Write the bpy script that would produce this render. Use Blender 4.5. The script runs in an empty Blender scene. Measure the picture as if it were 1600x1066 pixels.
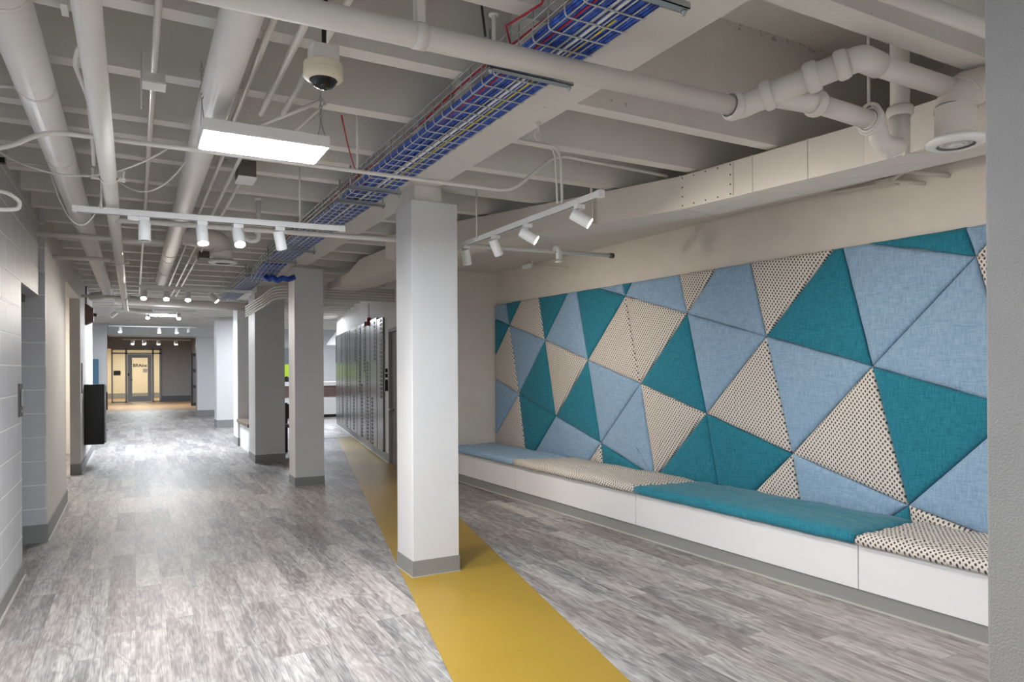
import bpy, math, random
from mathutils import Vector, Matrix

random.seed(7)
SC = bpy.context.scene
COL = SC.collection
R = math.radians

# ------------------------------------------------------------------ camera
EYE = Vector((0, 0, 1.45))
YAW, ROLL = math.atan(590 / 1090), R(0.3)
fw = Vector((math.sin(YAW), math.cos(YAW), 0))
rt = Vector((math.cos(YAW), -math.sin(YAW), 0))
up = Vector((0, 0, 1))
cr = rt * math.cos(ROLL) - up * math.sin(ROLL)
cu = rt * math.sin(ROLL) + up * math.cos(ROLL)
cam = bpy.data.objects.new('camera', bpy.data.cameras.new('camera'))
COL.objects.link(cam)
cam.matrix_world = Matrix(((cr.x, cu.x, -fw.x, EYE.x), (cr.y, cu.y, -fw.y, EYE.y), (cr.z, cu.z, -fw.z, EYE.z), (0, 0, 0, 1)))
cam.data.sensor_width = 36
cam.data.lens = 36 * 1090 / 1600
cam.data.shift_y = 42 / 1600
cam.data.clip_start = 0.05
cam.data.clip_end = 200
SC.camera = cam

# ------------------------------------------------------------------ world, exposure, large lights
w = bpy.data.worlds.new('World')
SC.world = w
w.use_nodes = True
w.node_tree.nodes['Background'].inputs[0].default_value = (0.92, 0.96, 1.0, 1)
w.node_tree.nodes['Background'].inputs[1].default_value = 0.45
SC.view_settings.view_transform = 'Standard'
SC.view_settings.look = 'None'
SC.view_settings.gamma = 1
SC.view_settings.exposure = 1.12
SC.cycles.max_bounces = 10
SC.cycles.diffuse_bounces = 6
SC.cycles.sample_clamp_indirect = 6

WARM, COOL, NEUT = (1.0, 0.92, 0.82), (0.86, 0.92, 1.0), (1.0, 0.96, 0.91)
def area(name, loc, size, power, color, rot=(0, 0, 0)):
    l = bpy.data.lights.new(name, 'AREA')
    l.shape = 'RECTANGLE'
    l.size, l.size_y = size
    l.energy = power
    l.color = color
    o = bpy.data.objects.new(name, l)
    COL.objects.link(o)
    o.location = loc
    o.rotation_euler = rot
    return o
area('overhead_fill_light', (-0.2, 0.9, 2.37), (.5, .3), 8, (.93, .97, 1))  # unseen lamp added overhead to brighten the column side and left wall, no fixture
area('overhead_fill_light', (0.0, -2.6, 2.7), (1.2, 0.6), 32, (.93, .97, 1))  # fill added behind the camera, no fixture modelled
area('overhead_fill_light', (2.7, -0.4, 2.6), (1.0, 0.6), 21, (1, .95, .88))  # fill added out of view on the alcove side, no fixture modelled
area('overhead_fill_light', (0.5, 17.0, 2.70), (1.2, 0.6), 24, COOL)
area('overhead_fill_light', (0.4, 20.5, 2.70), (1.2, 0.6), 20, COOL)
area('overhead_fill_light', (3.6, 17.5, 2.70), (1.2, 1.2), 60, COOL)
area('overhead_fill_light', (5.4, 22.0, 2.70), (1.2, 1.2), 70, COOL)
area('side_room_light', (-2.0, 12.9, 2.6), (0.8, 0.8), 40, (1.0, .93, .80))
area('far_room_light', (0.3, 31.0, 2.6), (1.2, 0.6), 110, (.92, .96, 1))
area('office_light', (0.1, 38.5, 2.6), (1.5, 1.5), 70, (1.0, .96, .82))

# ------------------------------------------------------------------ materials
def s2l(c):
    return tuple(((x / 255) / 12.92 if x / 255 <= .04045 else ((x / 255 + .055) / 1.055) ** 2.4) for x in c) + (1.0,)

class NT:
    """terse node building"""
    def __init__(self, name):
        self.m = bpy.data.materials.new(name)
        self.m.use_nodes = True
        self.t = self.m.node_tree
        self.b = self.t.nodes['Principled BSDF']
    def put(self, sock, v):
        if isinstance(v, bpy.types.NodeSocket):
            self.t.links.new(v, sock)
        else:
            sock.default_value = v
    def n(self, typ, ins=(), out=0, **attrs):
        nd = self.t.nodes.new(typ)
        for k, v in attrs.items():
            setattr(nd, k, v)
        items = ins.items() if isinstance(ins, dict) else enumerate(ins)
        for k, v in items:
            if v is not None:
                self.put(nd.inputs[k], v)
        return nd.outputs[out]
    def math(self, op, a, b=None, c=None):
        return self.n('ShaderNodeMath', (a, b, c), operation=op)
    def mix(self, f, a, b, blend='MIX'):
        nd = self.t.nodes.new('ShaderNodeMix')
        nd.data_type = 'RGBA'
        nd.blend_type = blend
        self.put(nd.inputs[0], f)
        self.put(nd.inputs[6], a)
        self.put(nd.inputs[7], b)
        return nd.outputs[2]
    def pos(self):
        return self.n('ShaderNodeNewGeometry')
    def sep(self, v):
        nd = self.t.nodes.new('ShaderNodeSeparateXYZ')
        self.put(nd.inputs[0], v)
        return nd.outputs
    def comb(self, x=0.0, y=0.0, z=0.0):
        return self.n('ShaderNodeCombineXYZ', (x, y, z))
    def noise(self, v, scale, detail=4, rough=.55):
        return self.n('ShaderNodeTexNoise', {'Vector': v, 'Scale': scale, 'Detail': detail, 'Roughness': rough})
    def ramp(self, f, stops):
        nd = self.t.nodes.new('ShaderNodeValToRGB')
        self.put(nd.inputs[0], f)
        e = nd.color_ramp.elements
        while len(e) < len(stops):
            e.new(.5)
        for x, (p, c) in zip(e, stops):
            x.position = p
            x.color = c if len(c) == 4 else s2l(c)
        return nd.outputs[0]
    def bump(self, h, strength=.2, dist=.01):
        self.put(self.b.inputs['Normal'], self.n('ShaderNodeBump', {'Height': h, 'Strength': strength, 'Distance': dist}))
    def set(self, col=None, rough=.6, metal=0, spec=.5):
        if col is not None:
            self.put(self.b.inputs['Base Color'], col)
        self.put(self.b.inputs['Roughness'], rough)
        self.b.inputs['Metallic'].default_value = metal
        self.b.inputs['Specular IOR Level'].default_value = spec
        return self.m

def paint(name, rgb, rough=.55, metal=0, spec=.4, var=.04, nscale=6, bscale=90, bstr=.08, bdist=.004):
    t = NT(name)
    p = t.pos()
    n = t.noise(p, nscale, 5)
    c = s2l(rgb)
    lo = tuple(x * (1 - 2 * var) for x in c[:3]) + (1,)
    hi = tuple(min(1, x * (1 + 2 * var)) for x in c[:3]) + (1,)
    col = t.mix(n, lo, hi)
    t.bump(t.noise(p, bscale, 3), bstr, bdist)
    return t.set(col, rough, metal, spec)

def emis(name, rgb, strength):
    t = NT(name)
    t.b.inputs['Base Color'].default_value = s2l(rgb)
    t.b.inputs['Emission Color'].default_value = s2l(rgb)
    t.b.inputs['Emission Strength'].default_value = strength
    return t.m

M = {}
t = NT('ceiling paint'); p = t.pos(); z = t.sep(p)[2]
nz = t.noise(p, 3, 5)
c = t.mix(nz, s2l((214, 212, 207)), s2l((228, 226, 221)))
# spalled paint along the joint of slab and joists, and a few pock marks
near = t.math('MULTIPLY', t.math('GREATER_THAN', z, 3.325), t.math('LESS_THAN', z, 3.3595))
spall = t.math('MULTIPLY', near, t.math('GREATER_THAN', t.noise(p, 26, 4, .65), .56))
pock = t.math('GREATER_THAN', t.noise(p, 17, 3, .6), .735)
c = t.mix(t.math('MULTIPLY', t.math('MAXIMUM', spall, pock), .45), c, s2l((110, 104, 96)))
t.bump(t.math('ADD', t.noise(p, 45, 3), t.math('MULTIPLY', spall, -.6)), .25, .01)
M['ceil'] = t.set(c, .7, spec=.4)
M['wall'] = paint('wall paint', (216, 213, 209), .6, bscale=160, bstr=.1)
M['wallwarm'] = paint('alcove wall paint', (212, 205, 197), .6, bscale=160, bstr=.1)
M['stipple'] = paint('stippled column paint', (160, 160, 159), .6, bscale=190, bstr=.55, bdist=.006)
M['column'] = paint('column paint', (214, 214, 215), .5, var=.015, bscale=200, bstr=.04)
M['grey_wall'] = paint('grey wall paint', (140, 138, 137), .6)
M['base'] = paint('rubber baseboard grey', (138, 138, 137), .5, var=.02)
M['basetrim'] = paint('pale sealant', (182, 180, 176), .5)
M['pipe'] = paint('painted pipe', (218, 215, 210), .45, var=.03, nscale=9, bscale=60, bstr=.08)
M['insul'] = paint('painted insulation jacket', (220, 217, 214), .55, var=.04, nscale=4, bscale=35, bstr=.2, bdist=.008)
M['duct'] = paint('painted sheet metal', (214, 208, 201), .5, var=.02, bscale=12, bstr=.05)
M['white'] = paint('white enamel', (232, 232, 231), .4, var=.01, bstr=.01)
M['bench'] = paint('white laminate', (222, 222, 224), .35, var=.008, bstr=.01)
M['galv'] = paint('galvanised steel', (176, 182, 186), .35, metal=.8, var=.08, nscale=25)
M['wire'] = paint('zinc wire', (196, 200, 200), .35, metal=.6, var=.03)
M['steel'] = paint('brushed steel', (170, 170, 172), .3, metal=.9)
M['black'] = paint('black plastic', (22, 22, 24), .35, var=.02)
M['blackgloss'] = paint('black glossy enamel', (14, 14, 16), .15, var=.02, bstr=.0)
M['dome'] = paint('tinted dome', (18, 19, 21), .08, bstr=0)
M['cream'] = paint('cream plastic', (214, 204, 184), .45, var=.02)
M['grey'] = paint('grey metal frame', (122, 124, 127), .4, var=.02)
M['dgrey'] = paint('dark grey door', (84, 88, 92), .4)
M['red'] = paint('red plastic', (150, 34, 34), .4)
M['maroon'] = paint('wood grain plum band', (112, 88, 86), .5, var=.12, nscale=20)
M['lime'] = paint('lime panel', (150, 178, 30), .5)
M['bluepanel'] = paint('slate blue panel', (84, 124, 152), .6)
M['darkwood'] = paint('dark walnut', (62, 46, 38), .5, var=.1)
M['seatwood'] = paint('grey brown wood', (112, 100, 88), .5, var=.1)
M['tan'] = paint('tan floor', (142, 114, 84), .45, var=.06, nscale=5)
M['rust2'] = paint('dark nameplate', (40, 37, 38), .45)
M['rust'] = paint('dark screw head', (90, 84, 78), .5)
for k, c in dict(cab_red=(170, 30, 50), cab_white=(225, 225, 225), cab_yellow=(214, 196, 52), cab_black=(25, 26, 32)).items():
    M[k] = paint(k.replace('cab_', '') + ' cable jacket', c, .4, bstr=0)

t = NT('blue cable jackets'); n = t.noise(t.pos(), 30, 2)
M['cab_blue'] = t.set(t.ramp(n, [(.3, (26, 52, 130)), (.55, (46, 88, 190)), (.75, (66, 112, 208))]), .4)

t = NT('yellow linoleum'); p = t.pos(); x, y, z = t.sep(p)
n = t.noise(p, 3, 6); n2 = t.noise(p, 90, 3)
seam = t.math('PINGPONG', t.math('ADD', y, t.math('MULTIPLY', x, -.21)), .46)
line = t.math('LESS_THAN', seam, .0022)
c = t.mix(n, s2l((150, 121, 38)), s2l((163, 134, 48)))
c = t.mix(t.math('MULTIPLY', line, .45), c, s2l((120, 92, 24)))
t.bump(n2, .06, .003)
M['yellow'] = t.set(c, .42)

# wood look planks running along the corridor
t = NT('grey oak plank floor'); p = t.pos(); x, y, z = t.sep(p)
PW, PL = .152, .92
row = t.math('FLOOR', t.math('DIVIDE', x, PW))
h1 = t.n('ShaderNodeTexWhiteNoise', {'W': row}, noise_dimensions='1D')
yy = t.math('ADD', t.math('DIVIDE', y, PL), t.math('MULTIPLY', h1, 7.3))
cell = t.math('FLOOR', yy)
h2n = t.t.nodes.new('ShaderNodeTexWhiteNoise'); h2n.noise_dimensions = '2D'
t.put(h2n.inputs['Vector'], t.comb(row, cell, 0))
h2, hc = h2n.outputs['Value'], t.sep(h2n.outputs['Color'])
gx = t.math('ADD', t.math('MULTIPLY', x, 15), t.math('MULTIPLY', h2, 50))
gv = t.comb(gx, t.math('MULTIPLY', y, 2.2), hc[1])
warp = t.noise(t.comb(t.math('MULTIPLY', x, 5), t.math('MULTIPLY', y, 1.3), t.math('MULTIPLY', h2, 9)), 1.0, 3)
g1 = t.noise(t.comb(t.math('ADD', gx, t.math('MULTIPLY', warp, 3)), t.math('MULTIPLY', y, 1.5), hc[1]), 1.0, 8, .68)
g2 = t.noise(t.comb(t.math('MULTIPLY', x, 210), t.math('MULTIPLY', y, 6), h2), 1.0, 4, .6)
rings = t.math('SINE', t.math('MULTIPLY', warp, 70))
tone = t.math('ADD', t.math('MULTIPLY', t.math('SUBTRACT', h2, .5), .28), .5)
f = t.math('ADD', tone, t.math('MULTIPLY', t.math('SUBTRACT', g1, .5), 1.15))
f = t.math('ADD', f, t.math('MULTIPLY', t.math('SUBTRACT', g2, .5), .9))
f = t.math('ADD', f, t.math('MULTIPLY', rings, .075))
c = t.ramp(f, [(.05, (68, 68, 71)), (.34, (114, 113, 114)), (.56, (151, 149, 148)), (.8, (182, 180, 178)), (1, (204, 202, 200))])
c = t.mix(t.math('MULTIPLY', hc[2], .34), c, t.mix(.5, c, s2l((164, 142, 132))))
ex = t.math('PINGPONG', t.math('DIVIDE', x, PW), .5); ey = t.math('PINGPONG', yy, .5)
edge = t.math('MAXIMUM', t.math('LESS_THAN', ex, .010), t.math('LESS_THAN', ey, .0016))
c = t.mix(t.math('MULTIPLY', edge, .38), c, s2l((84, 80, 78)))
t.bump(t.math('ADD', t.math('MULTIPLY', g2, .6), t.math('MULTIPLY', edge, -1.0)), .12, .002)
M['wood'] = t.set(c, t.math('ADD', .42, t.math('MULTIPLY', g1, .2)), spec=.5)

# painted concrete block
t = NT('painted concrete block'); p = t.pos(); x, y, z = t.sep(p)
bt = t.t.nodes.new('ShaderNodeTexBrick')
t.put(bt.inputs['Vector'], t.comb(t.math('ADD', y, x), t.math('ADD', z, -.085), 0))
for k, v in {'Scale': 1.0, 'Mortar Size': .0075, 'Mortar Smooth': .3, 'Brick Width': .40, 'Row Height': .2}.items():
    bt.inputs[k].default_value = v
bt.inputs['Color1'].default_value = bt.inputs['Color2'].default_value = s2l((198, 199, 203))
bt.inputs['Mortar'].default_value = s2l((232, 233, 235))
t.bump(t.math('ADD', t.math('MULTIPLY', bt.outputs['Fac'], -1.0), t.math('MULTIPLY', t.noise(p, 150, 3), .25)), .8, .008)
M['cmu'] = t.set(bt.outputs['Color'], .45)

# fabrics
BD, BN = Vector((.0375, -.9993, 0)).normalized(), Vector((.9993, .0375, 0)).normalized()
BP = Vector((3.635, 8.14, 0))
def fabric(name, lo, hi):
    t = NT(name); p = t.pos()
    s = t.n('ShaderNodeVectorMath', (p, tuple(BD)), operation='DOT_PRODUCT', out=1)
    dn = t.n('ShaderNodeVectorMath', (p, tuple(BN)), operation='DOT_PRODUCT', out=1)
    z = t.sep(p)[2]
    a = t.noise(t.comb(t.math('MULTIPLY', s, 160), t.math('MULTIPLY', z, 14), t.math('MULTIPLY', dn, 14)), 1, 3, .6)
    b = t.noise(t.comb(t.math('MULTIPLY', s, 14), t.math('MULTIPLY', z, 160), t.math('MULTIPLY', dn, 160)), 1, 3, .6)
    f = t.math('ADD', t.math('MULTIPLY', a, .5), t.math('MULTIPLY', b, .5))
    c = t.ramp(f, [(.3, lo), (.7, hi)])
    soft = t.noise(p, 7, 2)
    t.bump(t.math('ADD', t.math('MULTIPLY', f, .35), soft), .35, .012)
    m = t.set(c, .9, spec=.15)
    t.b.inputs['Sheen Weight'].default_value = .15
    return m
M['blue'] = fabric('light blue heather fabric', (106, 138, 170), (156, 182, 204))
M['teal'] = fabric('teal heather fabric', (20, 92, 114), (52, 137, 156))
def dots(name, seat):
    t = NT(name); p = t.pos()
    s = t.n('ShaderNodeVectorMath', (p, tuple(BD)), operation='DOT_PRODUCT', out=1)
    v = t.n('ShaderNodeVectorMath', (p, tuple(BN)), operation='DOT_PRODUCT', out=1) if seat else t.sep(p)[2]
    if seat:
        v = t.math('ADD', v, t.sep(p)[2])
    wob = t.math('MULTIPLY', t.math('SUBTRACT', t.noise(p, 9, 2), .5), .35)
    U = t.math('ADD', t.math('DIVIDE', s, .031), wob)
    V = t.math('ADD', t.math('DIVIDE', v, .042), t.math('MULTIPLY', U, .12))
    a = t.math('SUBTRACT', t.math('FRACT', t.math('ADD', U, V)), .5)
    b = t.math('SUBTRACT', t.math('FRACT', t.math('SUBTRACT', U, V)), .5)
    d = t.math('SQRT', t.math('ADD', t.math('MULTIPLY', a, a), t.math('MULTIPLY', b, b)))
    k = t.n('ShaderNodeMapRange', {'Value': d, 'From Min': .27, 'From Max': .33, 'To Min': 1.0, 'To Max': 0.0})
    base = t.ramp(t.noise(p, 260, 2), [(.3, (196, 188, 180)), (.7, (224, 218, 211))])
    c = t.mix(t.math('MULTIPLY', k, .95), base, s2l((62, 60, 66)))
    t.bump(t.math('ADD', t.math('MULTIPLY', t.noise(p, 300, 2), .3), t.noise(p, 7, 2)), .35, .012)
    return t.set(c, .9, spec=.15)
M['dot'] = dots('dotted cream fabric', False)
M['dotseat'] = dots('dotted cream seat fabric', True)
M['mural'] = paint('brushed aluminium panel', (128, 125, 122), .26, metal=.85, var=.12, nscale=2.2, bscale=20)

t = NT('clear glass')
t.b.inputs['Transmission Weight'].default_value = .97
t.b.inputs['IOR'].default_value = 1.02
M['glass'] = t.set((.95, .97, .95, 1), .02)
t = NT('frosted glass pane')
M['frost'] = t.set(s2l((150, 160, 172)), .25)
M['led'] = emis('led diffuser', (240, 247, 255), 100)
M['lens'] = emis('lit lens', (255, 240, 214), 60)
M['lensw'] = emis('lit lens cool', (255, 250, 240), 60)

# ------------------------------------------------------------------ mesh building
WL = {}
class MB:
    def __init__(self):
        self.v, self.f, self.s = [], [], []
    def add(self, vs, fs, smooth=False):
        b = len(self.v)
        self.v += [Vector(q) for q in vs]
        self.f += [tuple(b + i for i in q) for q in fs]
        self.s += [smooth] * len(fs) if isinstance(smooth, bool) else list(smooth)
        return self
    def box(self, x0, x1, y0, y1, z0, z1):
        return self.add([(x, y, z) for z in (z0, z1) for y in (y0, y1) for x in (x0, x1)],
                        [(0, 2, 3, 1), (4, 5, 7, 6), (0, 1, 5, 4), (2, 6, 7, 3), (0, 4, 6, 2), (1, 3, 7, 5)])
    def obox(self, o, ax, ay, az, a, b, c):
        """box spanning ranges a, b, c along the axes ax, ay, az from o"""
        o, ax, ay, az = Vector(o), Vector(ax), Vector(ay), Vector(az)
        vs = [o + ax * x + ay * y + az * z for z in c for y in b for x in a]
        return self.add(vs, [(0, 2, 3, 1), (4, 5, 7, 6), (0, 1, 5, 4), (2, 6, 7, 3), (0, 4, 6, 2), (1, 3, 7, 5)])
    def tube(self, pts, r, n=12, cap=True):
        pts = [Vector(p) for p in pts]
        rs = r if isinstance(r, (list, tuple)) else [r] * len(pts)
        tan = []
        for i in range(len(pts)):
            d = (pts[min(i + 1, len(pts) - 1)] - pts[max(i - 1, 0)])
            tan.append(d.normalized() if d.length > 1e-9 else Vector((0, 0, 1)))
        ref = Vector((0, 0, 1)) if abs(tan[0].z) < .9 else Vector((1, 0, 0))
        u = tan[0].cross(ref).normalized()
        vs = []
        for p, t, rr in zip(pts, tan, rs):
            u = (u - t * u.dot(t)).normalized()
            w_ = t.cross(u)
            vs += [p + (u * math.cos(2 * math.pi * k / n) + w_ * math.sin(2 * math.pi * k / n)) * rr for k in range(n)]
        fs, sm = [], []
        for i in range(len(pts) - 1):
            for k in range(n):
                a, b = i * n + k, i * n + (k + 1) % n
                fs.append((a, b, b + n, a + n)); sm.append(n > 4)
        if cap:
            fs.append(tuple(reversed(range(n)))); sm.append(False)
            fs.append(tuple(range((len(pts) - 1) * n, len(pts) * n))); sm.append(False)
        return self.add(vs, fs, sm)
    def lathe(self, prof, o, axis=(0, 0, 1), n=24):
        """profile of (radius, height) along axis from o"""
        o, ax = Vector(o), Vector(axis).normalized()
        ref = Vector((1, 0, 0)) if abs(ax.x) < .9 else Vector((0, 1, 0))
        u = (ref - ax * ref.dot(ax)).normalized(); w_ = ax.cross(u)
        vs, fs = [], []
        for r, h in prof:
            r = max(r, 1e-4)
            vs += [o + ax * h + (u * math.cos(2 * math.pi * k / n) + w_ * math.sin(2 * math.pi * k / n)) * r for k in range(n)]
        for i in range(len(prof) - 1):
            for k in range(n):
                a, b = i * n + k, i * n + (k + 1) % n
                fs.append((a, b, b + n, a + n))
        return self.add(vs, fs, True)
    def build(self, name, mat, parent=None, bevel=0, loc=None, edge=None):
        if parent is not None:
            off = WL[parent]
        elif loc is not None:
            off = Vector(loc)
        else:
            lo = [min(v[i] for v in self.v) for i in range(3)]; hi = [max(v[i] for v in self.v) for i in range(3)]
            off = Vector(((lo[0] + hi[0]) / 2, (lo[1] + hi[1]) / 2, lo[2]))
        me = bpy.data.meshes.new(name)
        me.from_pydata([v - off for v in self.v], [], self.f)
        me.polygons.foreach_set('use_smooth', self.s)
        me.materials.append(mat)
        me.update()
        o = bpy.data.objects.new(name, me)
        COL.objects.link(o)
        WL[o] = Vector(off)
        if parent is not None:
            o.parent = parent
        else:
            o.location = off
        if edge:
            md = o.modifiers.new('edge split', 'EDGE_SPLIT'); md.split_angle = R(edge)
        if bevel:
            md = o.modifiers.new('bevel', 'BEVEL'); md.width = bevel; md.segments = 2; md.limit_method = 'ANGLE'; md.angle_limit = R(40)
        return o

def tag(o, label=None, cat=None, group=None, kind=None):
    if label: o['label'] = label
    if cat: o['category'] = cat
    if group: o['group'] = group
    if kind: o['kind'] = kind
    return o
def thing(name, label, cat, loc, group=None):
    o = bpy.data.objects.new(name, None)
    COL.objects.link(o)
    o.location = loc
    o.empty_display_size = .05
    WL[o] = Vector(loc)
    return tag(o, label, cat, group)
def struct(name, mb, mat, parent=None, bevel=0, label=None):
    o = mb.build(name, mat, parent, bevel)
    if parent is None:
        o['kind'] = 'structure'
        if label: o['label'] = label
    return o
def fillet(pts, rad, n=6):
    pts = [Vector(p) for p in pts]
    out = [pts[0]]
    for i in range(1, len(pts) - 1):
        a, b, c = pts[i - 1], pts[i], pts[i + 1]
        d1, d2 = (a - b), (c - b)
        r = min(rad, d1.length * .45, d2.length * .45)
        p, q = b + d1.normalized() * r, b + d2.normalized() * r
        for k in range(n + 1):
            u = k / n
            out.append(p * (1 - u) ** 2 + b * 2 * u * (1 - u) + q * u ** 2)
    out.append(pts[-1])
    return out
def sag(a, b, drop, n=14):
    a, b = Vector(a), Vector(b)
    return [a.lerp(b, k / n) - Vector((0, 0, drop * 4 * (k / n) * (1 - k / n))) for k in range(n + 1)]

# ------------------------------------------------------------------ floor
struct('floor', MB().box(-3.2, 9, -3, 27.8, -.05, 0), M['wood'])
struct('floor_tan', MB().box(-3.2, 9, 27.8, 42, -.05, 0), M['tan'])
# mustard walkway inlaid along the floor, angled like the metal panel wall
YS = .2095
def yl(y): return 1.288 + (y - 2.967) * YS
def yr(y): return 2.002 + (y - 2.569) * YS
y0, y1 = -3.0, 14.6
vs = [(yl(y0), y0), (yr(y0), y0), (yr(y1), y1), (yl(y1), y1)]
struct('trim_1', MB().add([(a, b, z) for z in (0.0, .003) for a, b in vs],
       [(3, 2, 1, 0), (4, 5, 6, 7), (0, 1, 5, 4), (1, 2, 6, 5), (2, 3, 7, 6), (3, 0, 4, 7)]), M['yellow'], label='mustard yellow linoleum strip laid across the grey plank floor')
struct('trim_2', MB().box(2.3, 4.2, 14.62, 14.70, 0, .008), M['basetrim'])

# ------------------------------------------------------------------ ceiling: slab, joists, girder
SLAB, JB = 3.36, 2.74
c = MB().box(-3.2, 9, -3, 42, SLAB, SLAB + .15)
def joist(x0, x1, far, wd=.088):
    a, b, e = far - wd, far, .035
    c.add([(x0, a, JB), (x1, a, JB), (x1, b, JB), (x0, b, JB), (x0, a - e, SLAB), (x1, a - e, SLAB), (x1, b + e, SLAB), (x0, b + e, SLAB)],
          [(3, 2, 1, 0), (0, 1, 5, 4), (2, 3, 7, 6), (1, 2, 6, 5), (3, 0, 4, 7)])
for f in [-2.4, -1.8, -1.2, -.6, .0, 1.0, 1.62, 2.23, 2.86, 3.49, 4.12, 4.44, 4.87, 5.46, 6.05, 6.65, 7.25, 7.9, 8.2, 8.75, 9.37, 9.94, 10.5, 11.1, 11.7, 12.3, 12.9, 13.5]:
    joist(-.75, 1.5, f)
for f in [-2.4, -1.2, .0, .6, 1.735, 2.93, 3.515, 4.13, 4.73, 5.33, 5.93, 6.5, 7.1, 7.7, 8.3, 8.9, 9.5, 10.1, 10.7, 11.3, 11.9, 12.5, 13.1, 13.7]:
    joist(1.9, 6.2, f, .11 if f == 1.735 else .088)
for k in range(15):
    joist(-3.2, 9, 14.6 + k * .61)
c.box(1.50, 1.905, -3, 14.0, JB - .002, SLAB)
struct('ceiling', c, M['ceil'])

# ------------------------------------------------------------------ left wall
XW, XC = -.66, -.70
mb = MB().box(XC - .2, XC, -3, 5.97, 0, 3.36).box(XC - .2, XC, 5.97, 7.06, 2.075, 3.36)
struct('wall_left', mb, M['cmu'])
struct('baseboard_left', MB().box(XC, XC + .012, -3, 5.97, 0, .105), M['base'])
struct('trim_3', MB().box(XC, XC + .024, -3, 5.97, 0, .012), M['basetrim'])
struct('wall_left_return', MB().box(-1.25, XW, 7.06, 7.099, 0, 3.36), M['cmu'])
struct('baseboard_left_return', MB().box(-1.25, XC + .01, 7.048, 7.06, 0, .15), M['base'])
d = MB().box(-1.0, -.95, 6.03, 7.06, .01, 2.02)
struct('door_1', d, M['grey'], label='grey flush door set deep in the block wall')
struct('door_frame', MB().box(-.95, -.80, 5.97, 6.03, 0, 2.075).box(-.95, -.8, 6.03, 7.05, 2.02, 2.075).box(-1.02, -.94, 6.99, 7.06, 0, 2.075), M['dgrey'])
mb = MB().box(XC - .1, XW, 7.10, 9.03, 0, 3.36).box(XC - .1, XW, 9.03, 11.36, 2.44, 3.36)
struct('wall_left_middle', mb, M['wall'])
struct('baseboard_left_middle', MB().box(XW, XW + .012, 7.05, 9.03, 0, .15).box(XC, XW + .012, 7.042, 7.06, 0, .15), M['base'])
struct('trim_4', MB().box(XW, XW + .028, 7.05, 9.03, 0, .012), M['basetrim'])
struct('wall_left_far', MB().box(-.785, XW, 11.36, 14.56, 0, 3.36), M['wall'])
struct('baseboard_left_far', MB().box(XW, XW + .012, 11.36, 14.56, 0, .15).box(-.785, XW + .012, 11.348, 11.36, 0, .15), M['base'])
struct('trim_5', MB().box(XW, XW + .028, 11.36, 14.56, 0, .012), M['basetrim'])
# side room beyond the second opening
struct('wall_side_room', MB().box(-3.2, -3.1, 7.3, 14.4, 0, 3.36).box(-3.1, -.9, 14.3, 14.4, 0, 3.36).box(-3.1, -1.0, 7.26, 7.34, 0, 3.36), M['wall'])
struct('wall_left_end', MB().box(-1.75, -1.65, 14.56, 22.2, 0, 3.36).box(-1.65, -.785, 14.44, 14.56, 0, 3.36), M['wall'])

# ------------------------------------------------------------------ far portal and the room behind it
struct('wall_portal', MB().box(-1.7, -.67, 22.2, 22.6, 0, 3.36).box(-.67, 1.69, 22.6, 23.0, 2.44, 3.36)
       .box(1.69, 2.25, 23.4, 23.9, 0, 3.36).box(-.67, 1.69, 23.0, 23.9, 2.44, 3.0).box(1.69, 2.25, 22.6, 23.4, 2.44, 3.36), M['column'])
struct('baseboard_portal', MB().box(-1.7, -.65, 22.185, 22.2, 0, .2).box(-.67, -.655, 22.2, 22.6, 0, .2).box(1.675, 2.25, 23.385, 23.4, 0, .2), M['base'])
struct('wall_far_left', MB().box(-1.3, -1.2, 22.6, 36, 0, 3.36), M['grey_wall'])
struct('wall_far_back', MB().box(1.05, 2.3, 35.6, 35.8, 0, 3.36).box(-1.3, 1.05, 35.6, 35.8, 2.40, 3.36), M['grey_wall'])
struct('wall_far_right', MB().box(2.3, 2.4, 23.9, 36, 0, 3.36), M['grey_wall'])
struct('baseboard_far', MB().box(1.05, 2.3, 35.58, 35.6, 0, .25), M['dgrey'])
struct('wall_office', MB().box(-1.6, 1.6, 41.0, 41.1, 0, 3.36).box(-1.6, -1.5, 35.8, 41, 0, 3.36).box(1.5, 1.6, 35.8, 41, 0, 3.36), M['cream'])
struct('baseboard_office', MB().box(-1.5, 1.5, 40.98, 41.0, 0, .25), M['base'])
YF = 35.55
fr = MB()
for a, b in ((-.90, -.84), (-.36, -.28), (.70, .78), (1.0, 1.08)):
    fr.box(a, b, YF - .05, YF + .05, 0, 2.40)
for a, b in ((2.34, 2.40), (2.16, 2.22)):
    fr.box(-.9, 1.08, YF - .05, YF + .05, a, b)
fr.box(-.9, -.28, YF - .05, YF + .05, 0, .04).box(.7, 1.08, YF - .05, YF + .05, 0, .04)
wdw = struct('window_1', fr, M['grey'], label='glazed office front with sidelights at the far end of the corridor')
MB().box(-.84, -.36, YF - .01, YF, .04, 2.16).build('glass_pane', M['glass'], wdw)
MB().box(.78, 1.0, YF - .01, YF, .04, 2.16).build('glass_pane', M['glass'], wdw)
MB().box(-.84, 1.0, YF - .01, YF, 2.22, 2.34).build('transom_pane', M['glass'], wdw)
dr = MB().box(-.27, -.09, YF - .04, YF + .03, .02, 2.15).box(.53, .69, YF - .04, YF + .03, .02, 2.15)
dr.box(-.09, .53, YF - .04, YF + .03, .02, .27).box(-.09, .53, YF - .04, YF + .03, 1.99, 2.15)
door2 = struct('door_2', dr, M['grey'], label='grey framed glass door with dark lettering, far end')
MB().box(-.09, .53, YF - .01, YF, .27, 1.99).build('glass_pane', M['glass'], door2)
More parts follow.
